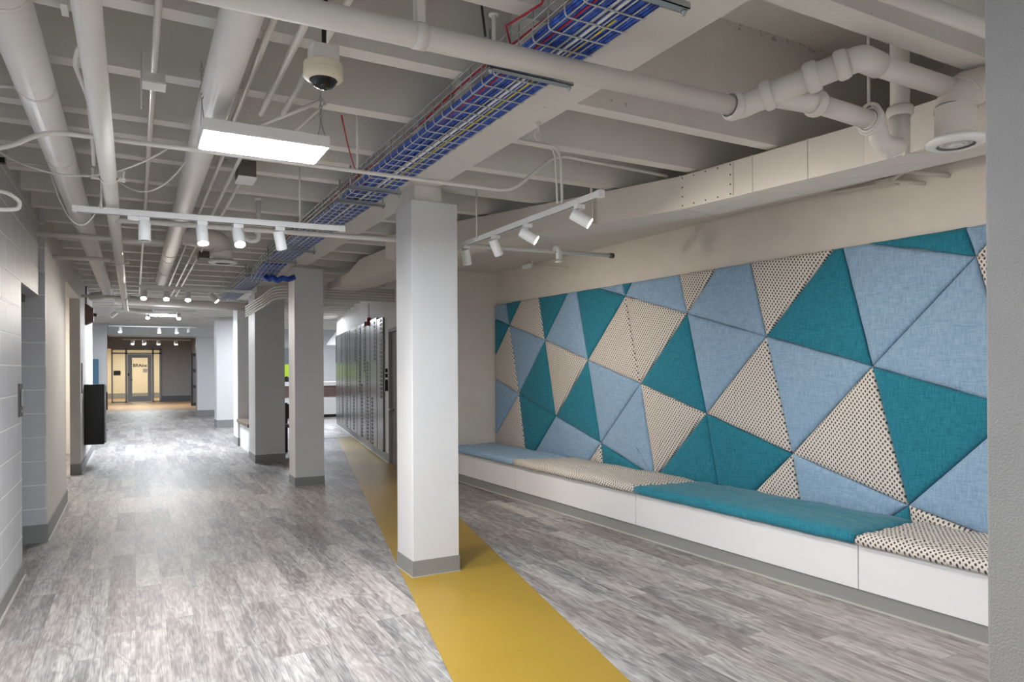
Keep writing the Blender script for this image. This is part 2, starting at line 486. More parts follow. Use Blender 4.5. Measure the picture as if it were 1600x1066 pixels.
MB().tube([(-.16, YF - .1, 1.02), (-.06, YF - .1, 1.02)], .018).tube([(-.16, YF - .1, 1.02), (-.16, YF - .03, 1.02)], .018).build('door_handle', M['steel'], door2)
MB().box(-.27, -.20, YF - .07, YF - .03, 1.18, 1.30).build('door_lock', M['black'], door2)
fc = bpy.data.curves.new('lettering', 'FONT'); fc.body = 'BRAins'; fc.size = .19; fc.extrude = .004; fc.offset = .006; fc.align_x = 'CENTER'
lo = bpy.data.objects.new('lettering', fc); COL.objects.link(lo); lo.data.materials.append(M['black'])
lo.parent = door2; lo.location = Vector((.22, YF - .045, 1.585)) - WL[door2]; lo.rotation_euler = (R(90), 0, 0)
MB().box(.34, .51, YF - .03, YF - .012, 1.33, 1.50).build('notice', M['cream'], door2)
tag(MB().box(-.83, -.55, 36.3, 36.36, 1.20, 1.42).build('wall_monitor', M['black']), 'small black screen seen through the left office sidelight', 'screen')
dr = MB().box(1.98, 2.06, 30.6, 30.66, 0, 2.1).box(2.22, 2.3, 30.6, 30.66, 0, 2.1)
for z in (0, .7, 1.35, 1.98):
    dr.box(2.06, 2.22, 30.6, 30.66, z, z + .12)
door3 = struct('door_3', dr, M['dgrey'], label='dark grey glazed door at right of the far room')
MB().box(2.06, 2.22, 30.62, 30.64, .1, 2.0).build('glass_pane', M['frost'], door3)

# ------------------------------------------------------------------ right side: alcove, metal panel wall, reception
LD, LN = Vector((-.1518, -.9884, 0)), Vector((.9884, -.1518, 0))     # along the metal panel wall, and into it
LP = Vector((4.0805, 14.6346, 0))
Z3 = Vector((0, 0, 1))
o = MB().obox(LP, LD, LN, Z3, (-3.6, 4.42), (0.02, .15), (0, 3.36)).obox(LP, LD, LN, Z3, (4.42, 5.25), (.02, .15), (2.03, 3.36)).obox(LP, LD, LN, Z3, (5.25, 6.3), (.02, .15), (0, 3.36))
struct('wall_right_angled', o, M['wall'])
struct('baseboard_right', MB().obox(LP, LD, LN, Z3, (-3.6, 4.40), (0.005, .02), (0, .13)), M['base'])
struct('trim_6', MB().obox(LP, LD, LN, Z3, (-3.6, 4.40), (-.02, .02), (0, .012)), M['basetrim'])
o = MB().obox(LP, LD, LN, Z3, (4.44, 5.23), (.05, .09), (.01, 2.0))
d4 = struct('door_4', o, M['grey_wall'], label='grey door beside the metal panels, partly behind the near white column')
MB().obox(LP, LD, LN, Z3, (4.40, 4.47), (0, .12), (0, 2.05)).obox(LP, LD, LN, Z3, (5.2, 5.27), (0, .12), (0, 2.05)).obox(LP, LD, LN, Z3, (4.40, 5.27), (0, .12), (2.0, 2.05)).build('door_frame', M['grey_wall'], d4)
q = LP + LD * 4.6 + LN * 0
MB().tube([q + Z3 * .83 - LN * .02, q + Z3 * .83 + LN * .06], .02).tube([q + Z3 * .83 - LN * .03, q + LD * .12 + Z3 * .83 - LN * .03], .011).build('door_handle', M['steel'], d4)
# alcove end wall and back wall
struct('wall_alcove_end', MB().box(3.10, 5.2, 8.42, 8.55, 0, 3.36), M['wallwarm'])
struct('wall_alcove_back', MB().obox(BP, BD, BN, Z3, (-.4, 12), (.71, .85), (0, 3.36)), M['wallwarm'])
struct('ceiling_soffit', MB().add([(x, y, z) for z in (2.734, 2.76) for x, y in ((3.76, -.8), (3.73, 2.0), (3.53, 3.57), (2.76, 6.55), (2.76, 8.42), (4.35, 8.42), (4.65, -.8))],
       [(6, 5, 4, 3, 2, 1, 0), (7, 8, 9, 10, 11, 12, 13)] + [(i, (i + 1) % 7, (i + 1) % 7 + 7, i + 7) for i in range(7)]), M['wallwarm'])
# reception beyond
struct('wall_reception', MB().box(2.25, 9, 25.0, 25.1, 0, 3.36).box(8.9, 9, 14, 25, 0, 3.36).box(2.25, 2.35, 23.9, 25, 0, 3.36), M['column'])

# columns
def column(x0, x1, y0, y1, label, top=2.62, cap=True, base=.115, mat='column'):
    cc = thing('column', label, 'column', ((x0 + x1) / 2, (y0 + y1) / 2, 0))
    cc['kind'] = 'structure'
    MB().box(x0 + .004, x1 - .004, y0 + .004, y1 - .004, base - .01, top).build('shaft', M[mat], cc, bevel=.004)
    if cap:
        MB().box(x0 + .045, x1 - .11, y0 + .045, y1 - .045, top - .02, JB - .003).build('capital', M['ceil'], cc)
    MB().box(x0, x1, y0, y1, .006, base).build('baseboard', M['base'], cc)
    MB().box(x0 - .004, x1 + .004, y0 - .004, y1 + .004, 0, .006).build('sealant_line', M['basetrim'], cc)
column(1.685, 2.04, 4.567, 4.90, 'white square column standing on the mustard floor strip')
column(1.725, 2.086, 8.785, 9.17, 'second white square column, just left of the mustard strip', 2.70)
column(1.625, 2.075, 11.3, 11.98, 'wide cream column behind the second, third in the row', 2.63, base=.13)
column(1.70, 2.20, 13.99, 14.62, 'slim bright column edge behind the third column', 2.66, False, .16)
column(1.773, 2.165, 18.55, 19.1, 'bluish white column fifth in the row, near the portal', 2.66, False, .2)
cc = thing('column', 'grey stippled column filling the right edge of the photo', 'column', (1.88, .68, 0)); cc['kind'] = 'structure'
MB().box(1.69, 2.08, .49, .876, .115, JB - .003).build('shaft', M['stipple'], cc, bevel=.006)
MB().box(1.685, 2.085, .485, .881, 0, .115).build('baseboard', M['base'], cc)

# ------------------------------------------------------------------ bench
def bp(s, D, z): return BP + BD * s + BN * D + Z3 * z
S0, S1 = -.26, 7.6
bench = thing('built_in_bench', 'long white built-in bench below the patterned fabric wall', 'bench', bp(3.5, .3, 0))
for a, b in ((S0, 1.395), (1.40, 3.395), (3.40, 5.428), (5.433, S1)):
    MB().obox(BP, BD, BN, Z3, (a, b), (0, .018), (.102, .372)).build('front_panel', M['bench'], bench, bevel=.002)
MB().obox(BP, BD, BN, Z3, (S0, S1), (0.018, .705), (.34, .368)).build('seat_deck', M['bench'], bench)
MB().obox(BP, BD, BN, Z3, (S0, S1), (.012, .05), (0.0, .104)).build('plinth', M['base'], bench)
MB().obox(BP, BD, BN, Z3, (S0, S1), (-.003, .012), (0, .008)).build('sealant_line', M['basetrim'], bench)

def pillow(mb, corners, put, prof, subdiv=10):
    """corners: convex 2D outline; put(u, v, h) -> point; prof: list of (inset, height)"""
    area2 = sum(corners[i][0] * corners[(i + 1) % len(corners)][1] - corners[(i + 1) % len(corners)][0] * corners[i][1] for i in range(len(corners)))
    if area2 < 0: corners = corners[::-1]
    # clean near-duplicate corners
    cs = []
    for p in corners:
        if not cs or (Vector(p) - cs[-1]).length > .004: cs.append(Vector(p))
    n = len(cs)
    def inset(dist):
        lines = []
        for i in range(n):
            a, b = cs[i], cs[(i + 1) % n]
            d = (b - a).normalized(); nn = Vector((-d.y, d.x))
            lines.append((a + nn * dist, d))
        out = []
        for i in range(n):
            (p, d), (q, e) = lines[i - 1], lines[i]
            cr_ = d.x * e.y - d.y * e.x
            if abs(cr_) < 1e-4: out.append(q.copy()); continue
            t = ((q.x - p.x) * e.y - (q.y - p.y) * e.x) / cr_
            out.append(p + d * t)
        return out
    per = sum((cs[i] - cs[(i + 1) % n]).length for i in range(n))
    inr = abs(area2) / per
    ctr = sum(cs, Vector((0, 0))) / n
    dmin = min(abs((cs[(i + 1) % n] - cs[i]).normalized().cross(ctr - cs[i])) for i in range(n))
    rings, last = [], None
    for ins, h in prof:
        if last is None or ins < min(.034, inr * .5):
            pts = inset(ins + .0008)
            last = pts, ins
        else:
            k_ = 1 - min((ins - last[1]) / dmin, .8)
            pts = [ctr + (p - ctr) * k_ for p in last[0]]
        ring = []
        for i in range(n):
            a, b = pts[i], pts[(i + 1) % n]
            for k in range(subdiv):
                ring.append((a.lerp(b, k / subdiv), h))
        rings.append(ring)
    m = n * subdiv
    vs = [put(p.x, p.y, h) for ring in rings for p, h in ring]
    cx = sum(p.x for p, h in rings[-1]) / m; cy = sum(p.y for p, h in rings[-1]) / m
    vs.append(put(cx, cy, prof[-1][1] + .004))
    fs = []
    for i in range(len(rings) - 1):
        for k in range(m):
            a, b = i * m + k, i * m + (k + 1) % m
            fs.append((a, b, b + m, a + m))
    L = (len(rings) - 1) * m
    for k in range(m):
        fs.append((L + k, L + (k + 1) % m, len(vs) - 1))
    mb.add(vs, fs, True)
    return mb

CU = [('blue', (S0, 1.385), (S0, 1.56), 'blue', 'light blue seat cushion at the far left end of the bench'),
      ('dot', (1.395, 3.405), (1.57, 3.52), 'dotseat', 'cream dotted seat cushion between the blue and the teal cushion'),
      ('teal', (3.415, 5.425), (3.53, 5.42), 'teal', 'teal seat cushion in the middle of the bench'),
      ('dot', (5.435, S1), (5.43, S1), 'dotseat', 'cream dotted seat cushion at the near right end of the bench')]
for nm, fr_, bk_, mt, lab in CU:
    quad = [(fr_[0], -.04), (fr_[1], -.04), (bk_[1], .63), (bk_[0], .63)]
    rnd = random.random() * 9
    def put(u, v, h, rnd=rnd):
        wob = .006 * math.sin(u * 9 + rnd) * math.sin(v * 7 + rnd) + .003 * math.sin(u * 23 + v * 31) + .0035 * math.sin(u * 41 + v * 60 + 3 * math.sin(u * 5 + rnd))
        return bp(u, v, h + (wob if h > .43 else wob * .3))
    mb = MB()
    pillow(mb, quad, put, [(.05, .371), (.014, .376), (.002, .386), (0, .402), (.003, .424), (.014, .440), (.034, .449), (.08, .455), (.16, .459), (.24, .461)], 24)
    tag(mb.build('seat_cushion', M[mt]), lab, 'cushion', 'seat cushions along the bench')

# ------------------------------------------------------------------ upholstered wall panels (s along wall, z up)
T = {0: (-.24, 2.305), 1: (.066, 2.305), 2: (.44, 2.305), 3: (.849, 2.305), 4: (1.469, 2.305), 5: (1.637, 2.305), 6: (2.021, 2.305), 7: (2.427, 2.305), 8: (2.581, 2.305), 9: (3.246, 2.305), 10: (3.694, 2.305), 11: (4.06, 2.305), 12: (4.82, 2.305), 13: (4.887, 2.305), 14: (5.063, 2.305), 15: (5.716, 2.305)}
Nn = {1: (.143, 2.007), 2: (.984, 1.781), 3: (1.838, 1.532), 4: (.375, 1.12), 5: (1.207, .876), 6: (2.701, 1.286), 7: (2.06, .64), 8: (2.477, 2.176), 9: (3.342, 1.935), 10: (4.216, 1.692), 11: (3.57, 1.036), 12: (5.107, 1.448), 13: (5.772, 2.117), 14: (4.455, .774), 15: (5.352, .525)}
L = {1: (-.24, 2.113), 2: (-.24, 1.614), 3: (-.24, 1.302), 4: (-.24, .541)}
def down(a, b, z=.385):
    a, b = Vector(a), Vector(b)
    t = (z - a.y) / (b.y - a.y)
    q = a + (b - a) * t
    return (q.x, q.y)
B = {1: down(Nn[4], (.509, .5)), 2: down(Nn[5], (.844, .509)), 3: down(Nn[7], (1.907, .482)), 4: down(Nn[7], (2.086, .479)), 5: down(Nn[7], (2.564, .486)), 6: down(Nn[6], (2.883, .487)), 7: down(Nn[11], (3.003, .473)), 8: down(Nn[11], (3.697, .455)), 9: down(Nn[14], (4.115, .449)), 10: down(Nn[14], (4.519, .45)), 11: down(Nn[15], (5.249, .44)), 12: down(Nn[15], (5.368, .43)), 13: (5.95, .385)}
EX = 6.62
Q2 = (6.007, 1.196)
PANELS = [
 ('blue', [T[0], T[1], Nn[1], L[1]], 'small light blue corner panel at the top left end'),
 ('teal', [T[1], T[2], Nn[1]], 'small teal triangle on the top edge, first from the left corner'),
 ('dot', [T[2], T[3], Nn[2], Nn[1]], 'cream dotted panel on the top edge nearest the left end'),
 ('teal', [T[3], T[4], Nn[2]], 'teal triangle hanging from the top edge between dotted and light blue panels'),
 ('blue', [T[4], T[5], Nn[3], Nn[2]], 'light blue panel with a short top edge between two teal panels'),
 ('teal', [T[5], T[6], Nn[8], Nn[3]], 'large teal four-sided panel on the top edge left of the dotted diamond'),
 ('blue', [T[6], T[7], Nn[8]], 'flat light blue sliver along the top edge above the big teal panel'),
 ('teal', [T[7], T[8], Nn[8]], 'tiny teal triangle on the top edge above the dotted diamond'),
 ('blue', [T[8], T[9], Nn[9], Nn[8]], 'light blue panel on the top edge directly above the dotted diamond'),
 ('dot', [T[9], T[10], Nn[9]], 'small cream dotted triangle pointing down from the top edge between two light blue panels'),
 ('blue', [T[10], T[11], Nn[10], Nn[9]], 'light blue panel on the top edge between two dotted triangles'),
 ('dot', [T[11], T[12], Nn[10]], 'large cream dotted triangle pointing down from the top edge beside big teal'),
 ('teal', [T[12], T[13], Nn[12], Nn[10]], 'largest upper teal panel, tip touching the top edge'),
 ('blue', [T[13], T[14], Nn[13], Nn[12]], 'large light blue panel under the long flat teal sliver'),
 ('teal', [T[14], T[15], Nn[13]], 'long flat teal sliver along the top edge near the grey column'),
 ('blue', [T[15], (5.95, 2.305), Nn[13]], 'small light blue top corner piece beside the grey column'),
 ('teal', [L[1], Nn[1], L[2]], 'teal triangle on the left edge below the blue corner'),
 ('dot', [L[2], Nn[1], Nn[4], L[3]], 'cream dotted panel on the left edge at mid height'),
 ('blue', [Nn[1], Nn[2], Nn[4]], 'light blue triangle pointing down, second column from the left edge'),
 ('teal', [Nn[2], Nn[5], Nn[4]], 'teal triangle pointing up, below the leftmost light blue triangle'),
 ('dot', [Nn[2], Nn[3], Nn[5]], 'cream dotted triangle pointing down between two teal triangles'),
 ('teal', [Nn[3], Nn[7], Nn[5]], 'teal triangle pointing up right of the dotted downward triangle'),
 ('blue', [Nn[3], Nn[6], Nn[7]], 'light blue triangle pointing down below the left half of the dotted diamond'),
 ('dot', [Nn[3], Nn[8], Nn[6]], 'left half of the large cream dotted diamond'),
 ('dot', [Nn[8], Nn[9], Nn[6]], 'right half of the large cream dotted diamond'),
 ('teal', [Nn[9], Nn[11], Nn[6]], 'tall teal triangle right of the dotted diamond'),
 ('blue', [Nn[9], Nn[10], Nn[11]], 'large light blue triangle pointing down, right of the tall teal triangle'),
 ('dot', [Nn[10], Nn[14], Nn[11]], 'cream dotted triangle pointing up in the middle, between two light blue triangles'),
 ('blue', [Nn[10], Nn[12], Nn[14]], 'light blue triangle pointing down below the largest upper teal panel'),
 ('dot', [Nn[12], Nn[15], Nn[14]], 'large cream dotted triangle pointing up, left of the lower right teal panel'),
 ('blue', [Nn[12], Nn[13], Q2], 'big light blue panel right of the deep diagonal seam by the grey column'),
 ('dot', [Nn[13], (5.95, 2.305), (EX, 2.305), (EX, 2.07)], 'upper of two dotted slivers beside the grey column'),
 ('dot', [Nn[13], (EX, 2.07), (EX, 1.0), Q2], 'lower of two dotted slivers beside the grey column'),
 ('teal', [Nn[12], Q2, Nn[15]], 'largest lower teal panel beside the grey column'),
 ('blue', [L[3], Nn[4], L[4]], 'light blue triangle low on the left edge'),
 ('dot', [Nn[4], B[1], (-.24, .385), L[4]], 'cream dotted triangle above the light blue seat cushion'),
 ('teal', [Nn[4], Nn[5], B[2], B[1]], 'teal panel meeting the light blue seat cushion'),
 ('blue', [Nn[5], Nn[7], B[3], B[2]], 'light blue panel meeting the seats where blue and dotted cushions join'),
 ('dot', [Nn[7], B[4], B[3]], 'tiny cream dotted triangle above the first dotted seat cushion'),
 ('teal', [Nn[7], B[5], B[4]], 'small teal triangle just above the first dotted seat cushion'),
 ('blue', [Nn[7], Nn[6], B[6], B[5]], 'light blue triangle rising from the first dotted seat cushion'),
 ('dot', [Nn[6], Nn[11], B[7], B[6]], 'cream dotted downward triangle whose tip meets the first dotted seat cushion'),
 ('teal', [Nn[11], B[8], B[7]], 'left of two adjoining teal panels above the teal seat cushion'),
 ('teal', [Nn[11], Nn[14], B[9], B[8]], 'right of two adjoining teal panels above the teal seat cushion'),
 ('dot', [Nn[14], B[10], B[9]], 'small cream dotted triangle above the teal seat cushion'),
 ('blue', [Nn[14], Nn[15], B[11], B[10]], 'light blue panel above the right half of the teal seat cushion'),
 ('teal', [Nn[15], B[12], B[11]], 'tiny teal triangle at the right end of the teal seat cushion'),
 ('dot', [Nn[15], B[13], B[12]], 'thin cream dotted triangle above the near right dotted seat cushion'),
 ('blue', [Nn[15], Q2, (EX, 1.0), (EX, .385), B[13]], 'light blue panel at the lower right beside the grey column'),
]
for k, poly, lab in PANELS:
    mb = MB()
    rnd = random.random() * 9
    def put(u, v, h, rnd=rnd):
        wob = .0035 * math.sin(u * 17 + rnd + v * 5) + .0025 * math.sin(v * 29 + rnd * 2 + u * 11)
        return bp(u + wob * .5, .708 - h, v + wob * .4)
    pillow(mb, [tuple(p) for p in poly], put, [(0, 0.0), (0, .028), (.004, .040), (.014, .050), (.032, .056), (.07, .0595), (.14, .061)], 10)
    tag(mb.build('wall_cushion', M[k]), lab, 'wall panel', 'upholstered triangles on the alcove wall')

# ------------------------------------------------------------------ big pipes and ducts under the joists
def pipe_run(name, label, pts, r, mat, collars=(), cat='pipe', n=24, cw=.05, grow=.006, part='collar'):
    """a pipe thing: one tube, with collars (point, direction) as parts"""
    o = MB().tube(pts, r, n).build(name, M[mat])
    tag(o, label, cat)
    for p, dr in collars:
        p, dr = Vector(p), Vector(dr).normalized()
        MB().tube([p - dr * cw / 2, p + dr * cw / 2], r + grow, n).build(part, M[mat], o)
    return o

# leftmost insulated pipe, with bends in its jacket
o = MB().tube(fillet([(-.345, -3, 2.6), (-.345, 12.4, 2.6), (-.57, 12.75, 2.6)], .3), .071, 28).build('insulated_pipe', M['insul'])
tag(o, 'thick white insulated pipe nearest the left wall under the joists', 'pipe')
for y in (2.55, 3.35, 4.4, 6.3, 8.6, 10.8):
    MB().tube([(-.345, y, 2.6), (-.345, y + .02, 2.6)], .0735, 28).build('jacket_band', M['insul'], o)
o = MB().tube(fillet([(-.105, -.5, 2.42), (-.115, 10.6, 2.42), (-.115, 12.9, 2.42), (.25, 13.2, 2.42)], .2), .037, 24).build('drain_pipe', M['pipe'])
tag(o, 'slim white drain pipe running straight below the thick left pipe', 'pipe')
for y in (1.92, 1.97):
    MB().tube([(-.107, y, 2.42), (-.107, y + .02, 2.42)], .044, 24).build('coupling', M['pipe'], o)
for y in (4.02, 7.1, 10.6):
    mb = MB().tube([(-.11, y, 2.42), (-.11, y + .03, 2.42)], .043, 24).box(-.185, -.035, y, y + .03, 2.402, 2.416)
    for x in (-.175, -.045):
        mb.tube([(x, y + .015, 2.40), (x, y + .015, 2.46)], .006, 8).tube([(x, y + .015, 2.445), (x, y + .015, 2.456)], .011, 6)
    mb.build('clamp', M['pipe'], o)
o = MB().tube([(.315, -2, 2.615), (.315, 10.3, 2.615)], .067, 28).build('round_duct', M['insul'])
tag(o, 'wide round white duct running past the left end of the light panel', 'duct')
for y in (5.9, 7.6, 8.0, 9.0, 9.1):
    MB().tube([(.315, y, 2.615), (.315, y + .025, 2.615)], .070, 28).build('joint_band', M['duct'], o)
MB().tube(fillet([(.315, 10.28, 2.615), (.315, 10.6, 2.615), (.315, 10.75, 3.0)], .25), .064, 24).build('elbow', M['duct'], o)
# cross pipe with hub fittings
o = MB().tube([(-.9, 2.22, 2.55), (2.235, 2.14, 2.55)], .040, 28).build('waste_pipe', M['pipe'])
tag(o, 'horizontal beige waste pipe crossing the photo below the cable tray', 'pipe')
for x in (.835, ):
    yy_ = 2.22 - .0258 * (x + .9)
    mb = MB().tube([(x - .022, yy_, 2.55), (x + .022, yy_, 2.55)], .043, 28).box(x - .014, x + .014, yy_ - .02, yy_ + .02, 2.59, 2.74).lathe([(.0, 0), (.016, 0), (.016, .02), (0, .02)], (x, yy_, 2.63), n=6)
    mb.build('hanger', M['pipe'], o)
def hub(mb, p, d, r, ln=.045):
    p, d = Vector(p), Vector(d).normalized()
    mb.lathe([(r, 0), (r + .006, .003), (r + .013, .012), (r + .013, ln * .7), (r + .008, ln), (r, ln)], p, d, 28)
    return mb
# elbow, offset and wye fitting group
P1, P2 = Vector((2.285, 2.085, 2.562)), Vector((2.475, 1.785, 2.645))
dd = (P2 - P1).normalized()
el = MB().tube(fillet([(2.215, 2.141, 2.55), (2.268, 2.138, 2.551), P1, P2 + dd * .005], .07), .049, 28)
fit = tag(el.build('offset_fitting', M['pipe']), 'chunky painted elbow and wye where the beige waste pipe turns', 'pipe fitting')
def sub_hub(p, d, r, ln, owner):
    mb = MB(); hub(mb, p, d, r, ln); mb.build('hub', M['pipe'], owner)
sub_hub((2.205, 2.141, 2.55), (1, 0, 0), .047, .045, fit)
sub_hub(P1 + dd * .035, dd, .050, .045, fit)
sub_hub(P1 + dd * .205, dd, .050, .055, fit)
sub_hub(P2 - dd * .045, dd, .047, .05, fit)
br = MB().tube(fillet([P1 + dd * .06, (2.43, 1.985, 2.56), (2.53, 1.96, 2.553)], .08), .045, 24)
hub(br, (2.495, 1.965, 2.553), (1, -.03, -.02), .043)
br.build('wye_branch', M['pipe'], fit)
o = MB().tube(fillet([P2 - dd * .02, (2.505, 1.745, 2.655), (2.60, 1.752, 2.652), (3.16, 1.75, 2.65)], .09, 8), .043, 28).build('waste_pipe', M['pipe'])
tag(o, 'upper beige pipe leaving the wye toward the rectangular duct', 'pipe')
MB().tube(fillet([P2, (2.505, 1.745, 2.655), (2.62, 1.752, 2.652)], .07, 8), .050, 28).build('elbow', M['pipe'], o)
o = MB().tube([(2.52, 1.962, 2.553), (2.84, 1.952, 2.535)], .040, 28).build('waste_pipe', M['pipe'])
tag(o, 'short lower beige pipe from the wye to the trap', 'pipe')
tp = MB().tube(fillet([(2.83, 1.952, 2.535), (2.90, 1.952, 2.53), (2.93, 1.952, 2.452), (2.995, 1.952, 2.44), (3.07, 1.952, 2.45), (3.075, 1.952, 2.60)], .12, 8), .0415, 28)
trap = tag(tp.build('pipe_trap', M['pipe']), 'U shaped painted pipe trap hanging in front of the duct', 'pipe trap')
sub_hub((2.845, 1.952, 2.535), (1, 0, -.05), .046, .045, trap)
sub_hub((3.075, 1.952, 2.585), (0, 0, 1), .044, .045, trap)
MB().lathe([(.028, 0), (.028, -.018), (.016, -.02), (.016, -.034), (0, -.034)], (2.99, 1.952, 2.415), n=8).build('cleanout_plug', M['pipe'], trap)
o = MB().tube([(3.075, 1.952, 2.60), (3.075, 1.952, 3.36)], .040, 28).build('riser_pipe', M['pipe'])
tag(o, 'vertical beige pipe rising from the trap into the joists', 'pipe')
hg = MB().tube([(2.855, 1.955, 2.605), (2.855, 1.955, 3.36)], .006, 8)
hg.tube([(2.855, 1.953 + .056 * math.cos(a), 2.54 + .066 * math.sin(a)) for a in [math.pi * 2 * k / 24 for k in range(25)]], .007, 8)
hg.tube([(2.855, 1.90, 2.555), (2.855, 1.953, 2.61), (2.855, 2.0, 2.555)], .005, 6)
tag(hg.build('clevis_hanger', M['pipe']), 'white rod and ring hanger holding the short lower pipe', 'hanger')
o = MB().tube([(1.9, 1.41, 2.66), (5.0, 1.33, 2.66)], .030, 20).build('sprinkler_pipe', M['pipe'])
tag(o, 'thin pale pipe cutting across the top right corner', 'pipe')
o = MB().tube([(-.55, 2.66, 2.655), (-.17, 2.69, 2.655)], .028, 20).build('pipe_stub', M['pipe'])
tag(o, 'short beige pipe between the two leftmost pipes at the top left', 'pipe')
MB().box(-.205, -.185, 2.64, 2.73, 2.62, 2.70).build('bracket', M['pipe'], o)

# sprinkler branch through the corridor into the alcove
o = MB().tube([(-.1, 5.02, 2.39), (1.0, 5.01, 2.405), (2.6, 5.0, 2.42), (3.72, 5.0, 2.438)], .018, 16).build('sprinkler_branch', M['pipe'])
tag(o, 'long thin sprinkler pipe passing behind the near white column', 'pipe')
MB().tube([(3.69, 5, 2.438), (3.73, 5, 2.438)], .023, 12).build('end_cap', M['rust'], o)
sp = MB().tube(fillet([(3.10, 5.0, 2.43), (3.12, 4.98, 2.47), (3.14, 4.96, 2.43), (3.14, 4.96, 2.36)], .03), .020, 14).lathe([(.0, 0), (.035, .0), (.035, .004), (.02, .012), (0, .012)], (3.14, 4.96, 2.335)).lathe([(.026, 0), (.026, .05), (.018, .06)], (3.14, 4.96, 2.36))
sp.build('sprinkler_head', M['white'], o)
# horizontal pipes over the corridor
for (y, x1, lab) in ((6.46, .22, 'pale cross pipe from the left wall behind the first track rail'), (7.72, -.10, 'second pale cross pipe, farther down the left wall'), (11.6, .1, 'third and farthest pale cross pipe on the left wall')):
    tag(MB().tube([(-.66, y, 2.505), (x1, y, 2.505)], .022, 14).build('cross_pipe', M['pipe']), lab, 'pipe')
o = MB().tube([(-.3, 13.9, 2.66), (1.9, 13.9, 2.62)], .075, 20).build('round_duct', M['duct'])
tag(o, 'brownish round duct crossing the corridor far ahead', 'duct')

# ------------------------------------------------------------------ rectangular duct on the right
F = [(3.42, -.8), (3.36, 2.33), (3.205, 3.55), (2.12, 6.45)]          # front lower edge, plan
Bk = [(3.78, -.8), (3.73, 2.0), (3.53, 3.57), (2.42, 6.55)]
z0, z1 = 2.5, 2.722
du = thing('rectangular_duct', 'long rectangular sheet metal duct above the alcove wall', 'duct', (3.3, 2.5, 2.5))
def seg(mb, i):
    a, b, cc_, d = F[i], F[i + 1], Bk[i + 1], Bk[i]
    vs = [(p[0], p[1], z) for z in (z0, z1) for p in (a, b, cc_, d)]
    return mb.add(vs, [(0, 1, 2, 3), (7, 6, 5, 4), (0, 4, 5, 1), (1, 5, 6, 2), (2, 6, 7, 3), (3, 7, 4, 0)])
for i in range(3):
    seg(MB(), i).build('duct_section', M['duct'], du, bevel=.003)
def lerp2(a, b, t): return (a[0] + (b[0] - a[0]) * t, a[1] + (b[1] - a[1]) * t)
def flange(i, t, wd=.016, gr=.006):
    a = Vector((*lerp2(F[i], F[i + 1], t), 0)); b = Vector((*lerp2(Bk[i], Bk[i + 1], t), 0))
    ax = (b - a).normalized(); ay = Vector((ax.y, -ax.x, 0))
    return MB().obox(a, ax, ay, Z3, (-gr, (b - a).length + gr), (-wd, wd), (z0 - gr, z1 + gr))
flange(0, .93).build('flange', M['duct'], du)
flange(1, .26, .004, .002).build('seam', M['duct'], du); flange(1, .55, .004, .002).build('seam', M['duct'], du)
flange(0, .8, .003, .002).build('seam', M['duct'], du)
flange(1, 1.0, .006, .004).build('seam', M['duct'], du)
flange(2, .42, .006, .003).build('seam', M['duct'], du)
# screwed access plate on the face
a = Vector((*F[1], 0)); b = Vector((*F[2], 0)); ax = (b - a).normalized(); ay = Vector((ax.y, -ax.x, 0))
if ay.x > 0: ay = -ay
Lh = (b - a).length
pl = MB().obox(a, ax, ay, Z3, (Lh - .42, Lh - .005), (0, .004), (z0 + .008, z1 - .008)).build('access_plate', M['duct'], du, bevel=.001)
for s_, z in [(Lh - .40 + .095 * k, z) for k in range(5) for z in (z0 + .02, z1 - .02)] + [(s_, z) for z in (z0 + .08, z0 + .14) for s_ in (Lh - .40, Lh - .02)]:
    MB().lathe([(0, .004), (.004, .004), (.005, 0)], a + ax * s_ + ay * .004 + Z3 * z, ay, 8).build('screw', M['rust'], pl)
st = MB().box(2.925, 2.931, 4.17, 4.195, 2.50, 3.36).box(2.925, 2.99, 4.17, 4.195, 2.492, 2.499)
tag(st.build('hanger_strap', M['duct']), 'flat metal strap hanging in front of the duct by the track end', 'hanger')
# far continuation of the duct between the columns
vs = []
prof = [((2.37, 6.6), 2.48, 2.72), ((2.31, 7.75), 2.48, 2.72), ((2.31, 8.0), 2.48, 2.72), ((2.30, 8.25), 2.48, 2.66), ((2.29, 8.4), 2.48, 2.62), ((2.20, 9.1), 2.48, 2.56)]
for (x, y), a_, b_ in prof:
    vs += [(x, y, a_), (x + .38, y, a_), (x + .38, y, b_), (x, y, b_)]
fs = [(0, 1, 2, 3), (23, 22, 21, 20)]
for i in range(5):
    for k in range(4):
        p, q = i * 4 + k, i * 4 + (k + 1) % 4
        fs.append((p, p + 4, q + 4, q))
tag(MB().add(vs, fs).build('transition_duct', M['duct'], bevel=.003), 'tapering sheet metal duct seen between the two nearest columns', 'duct')
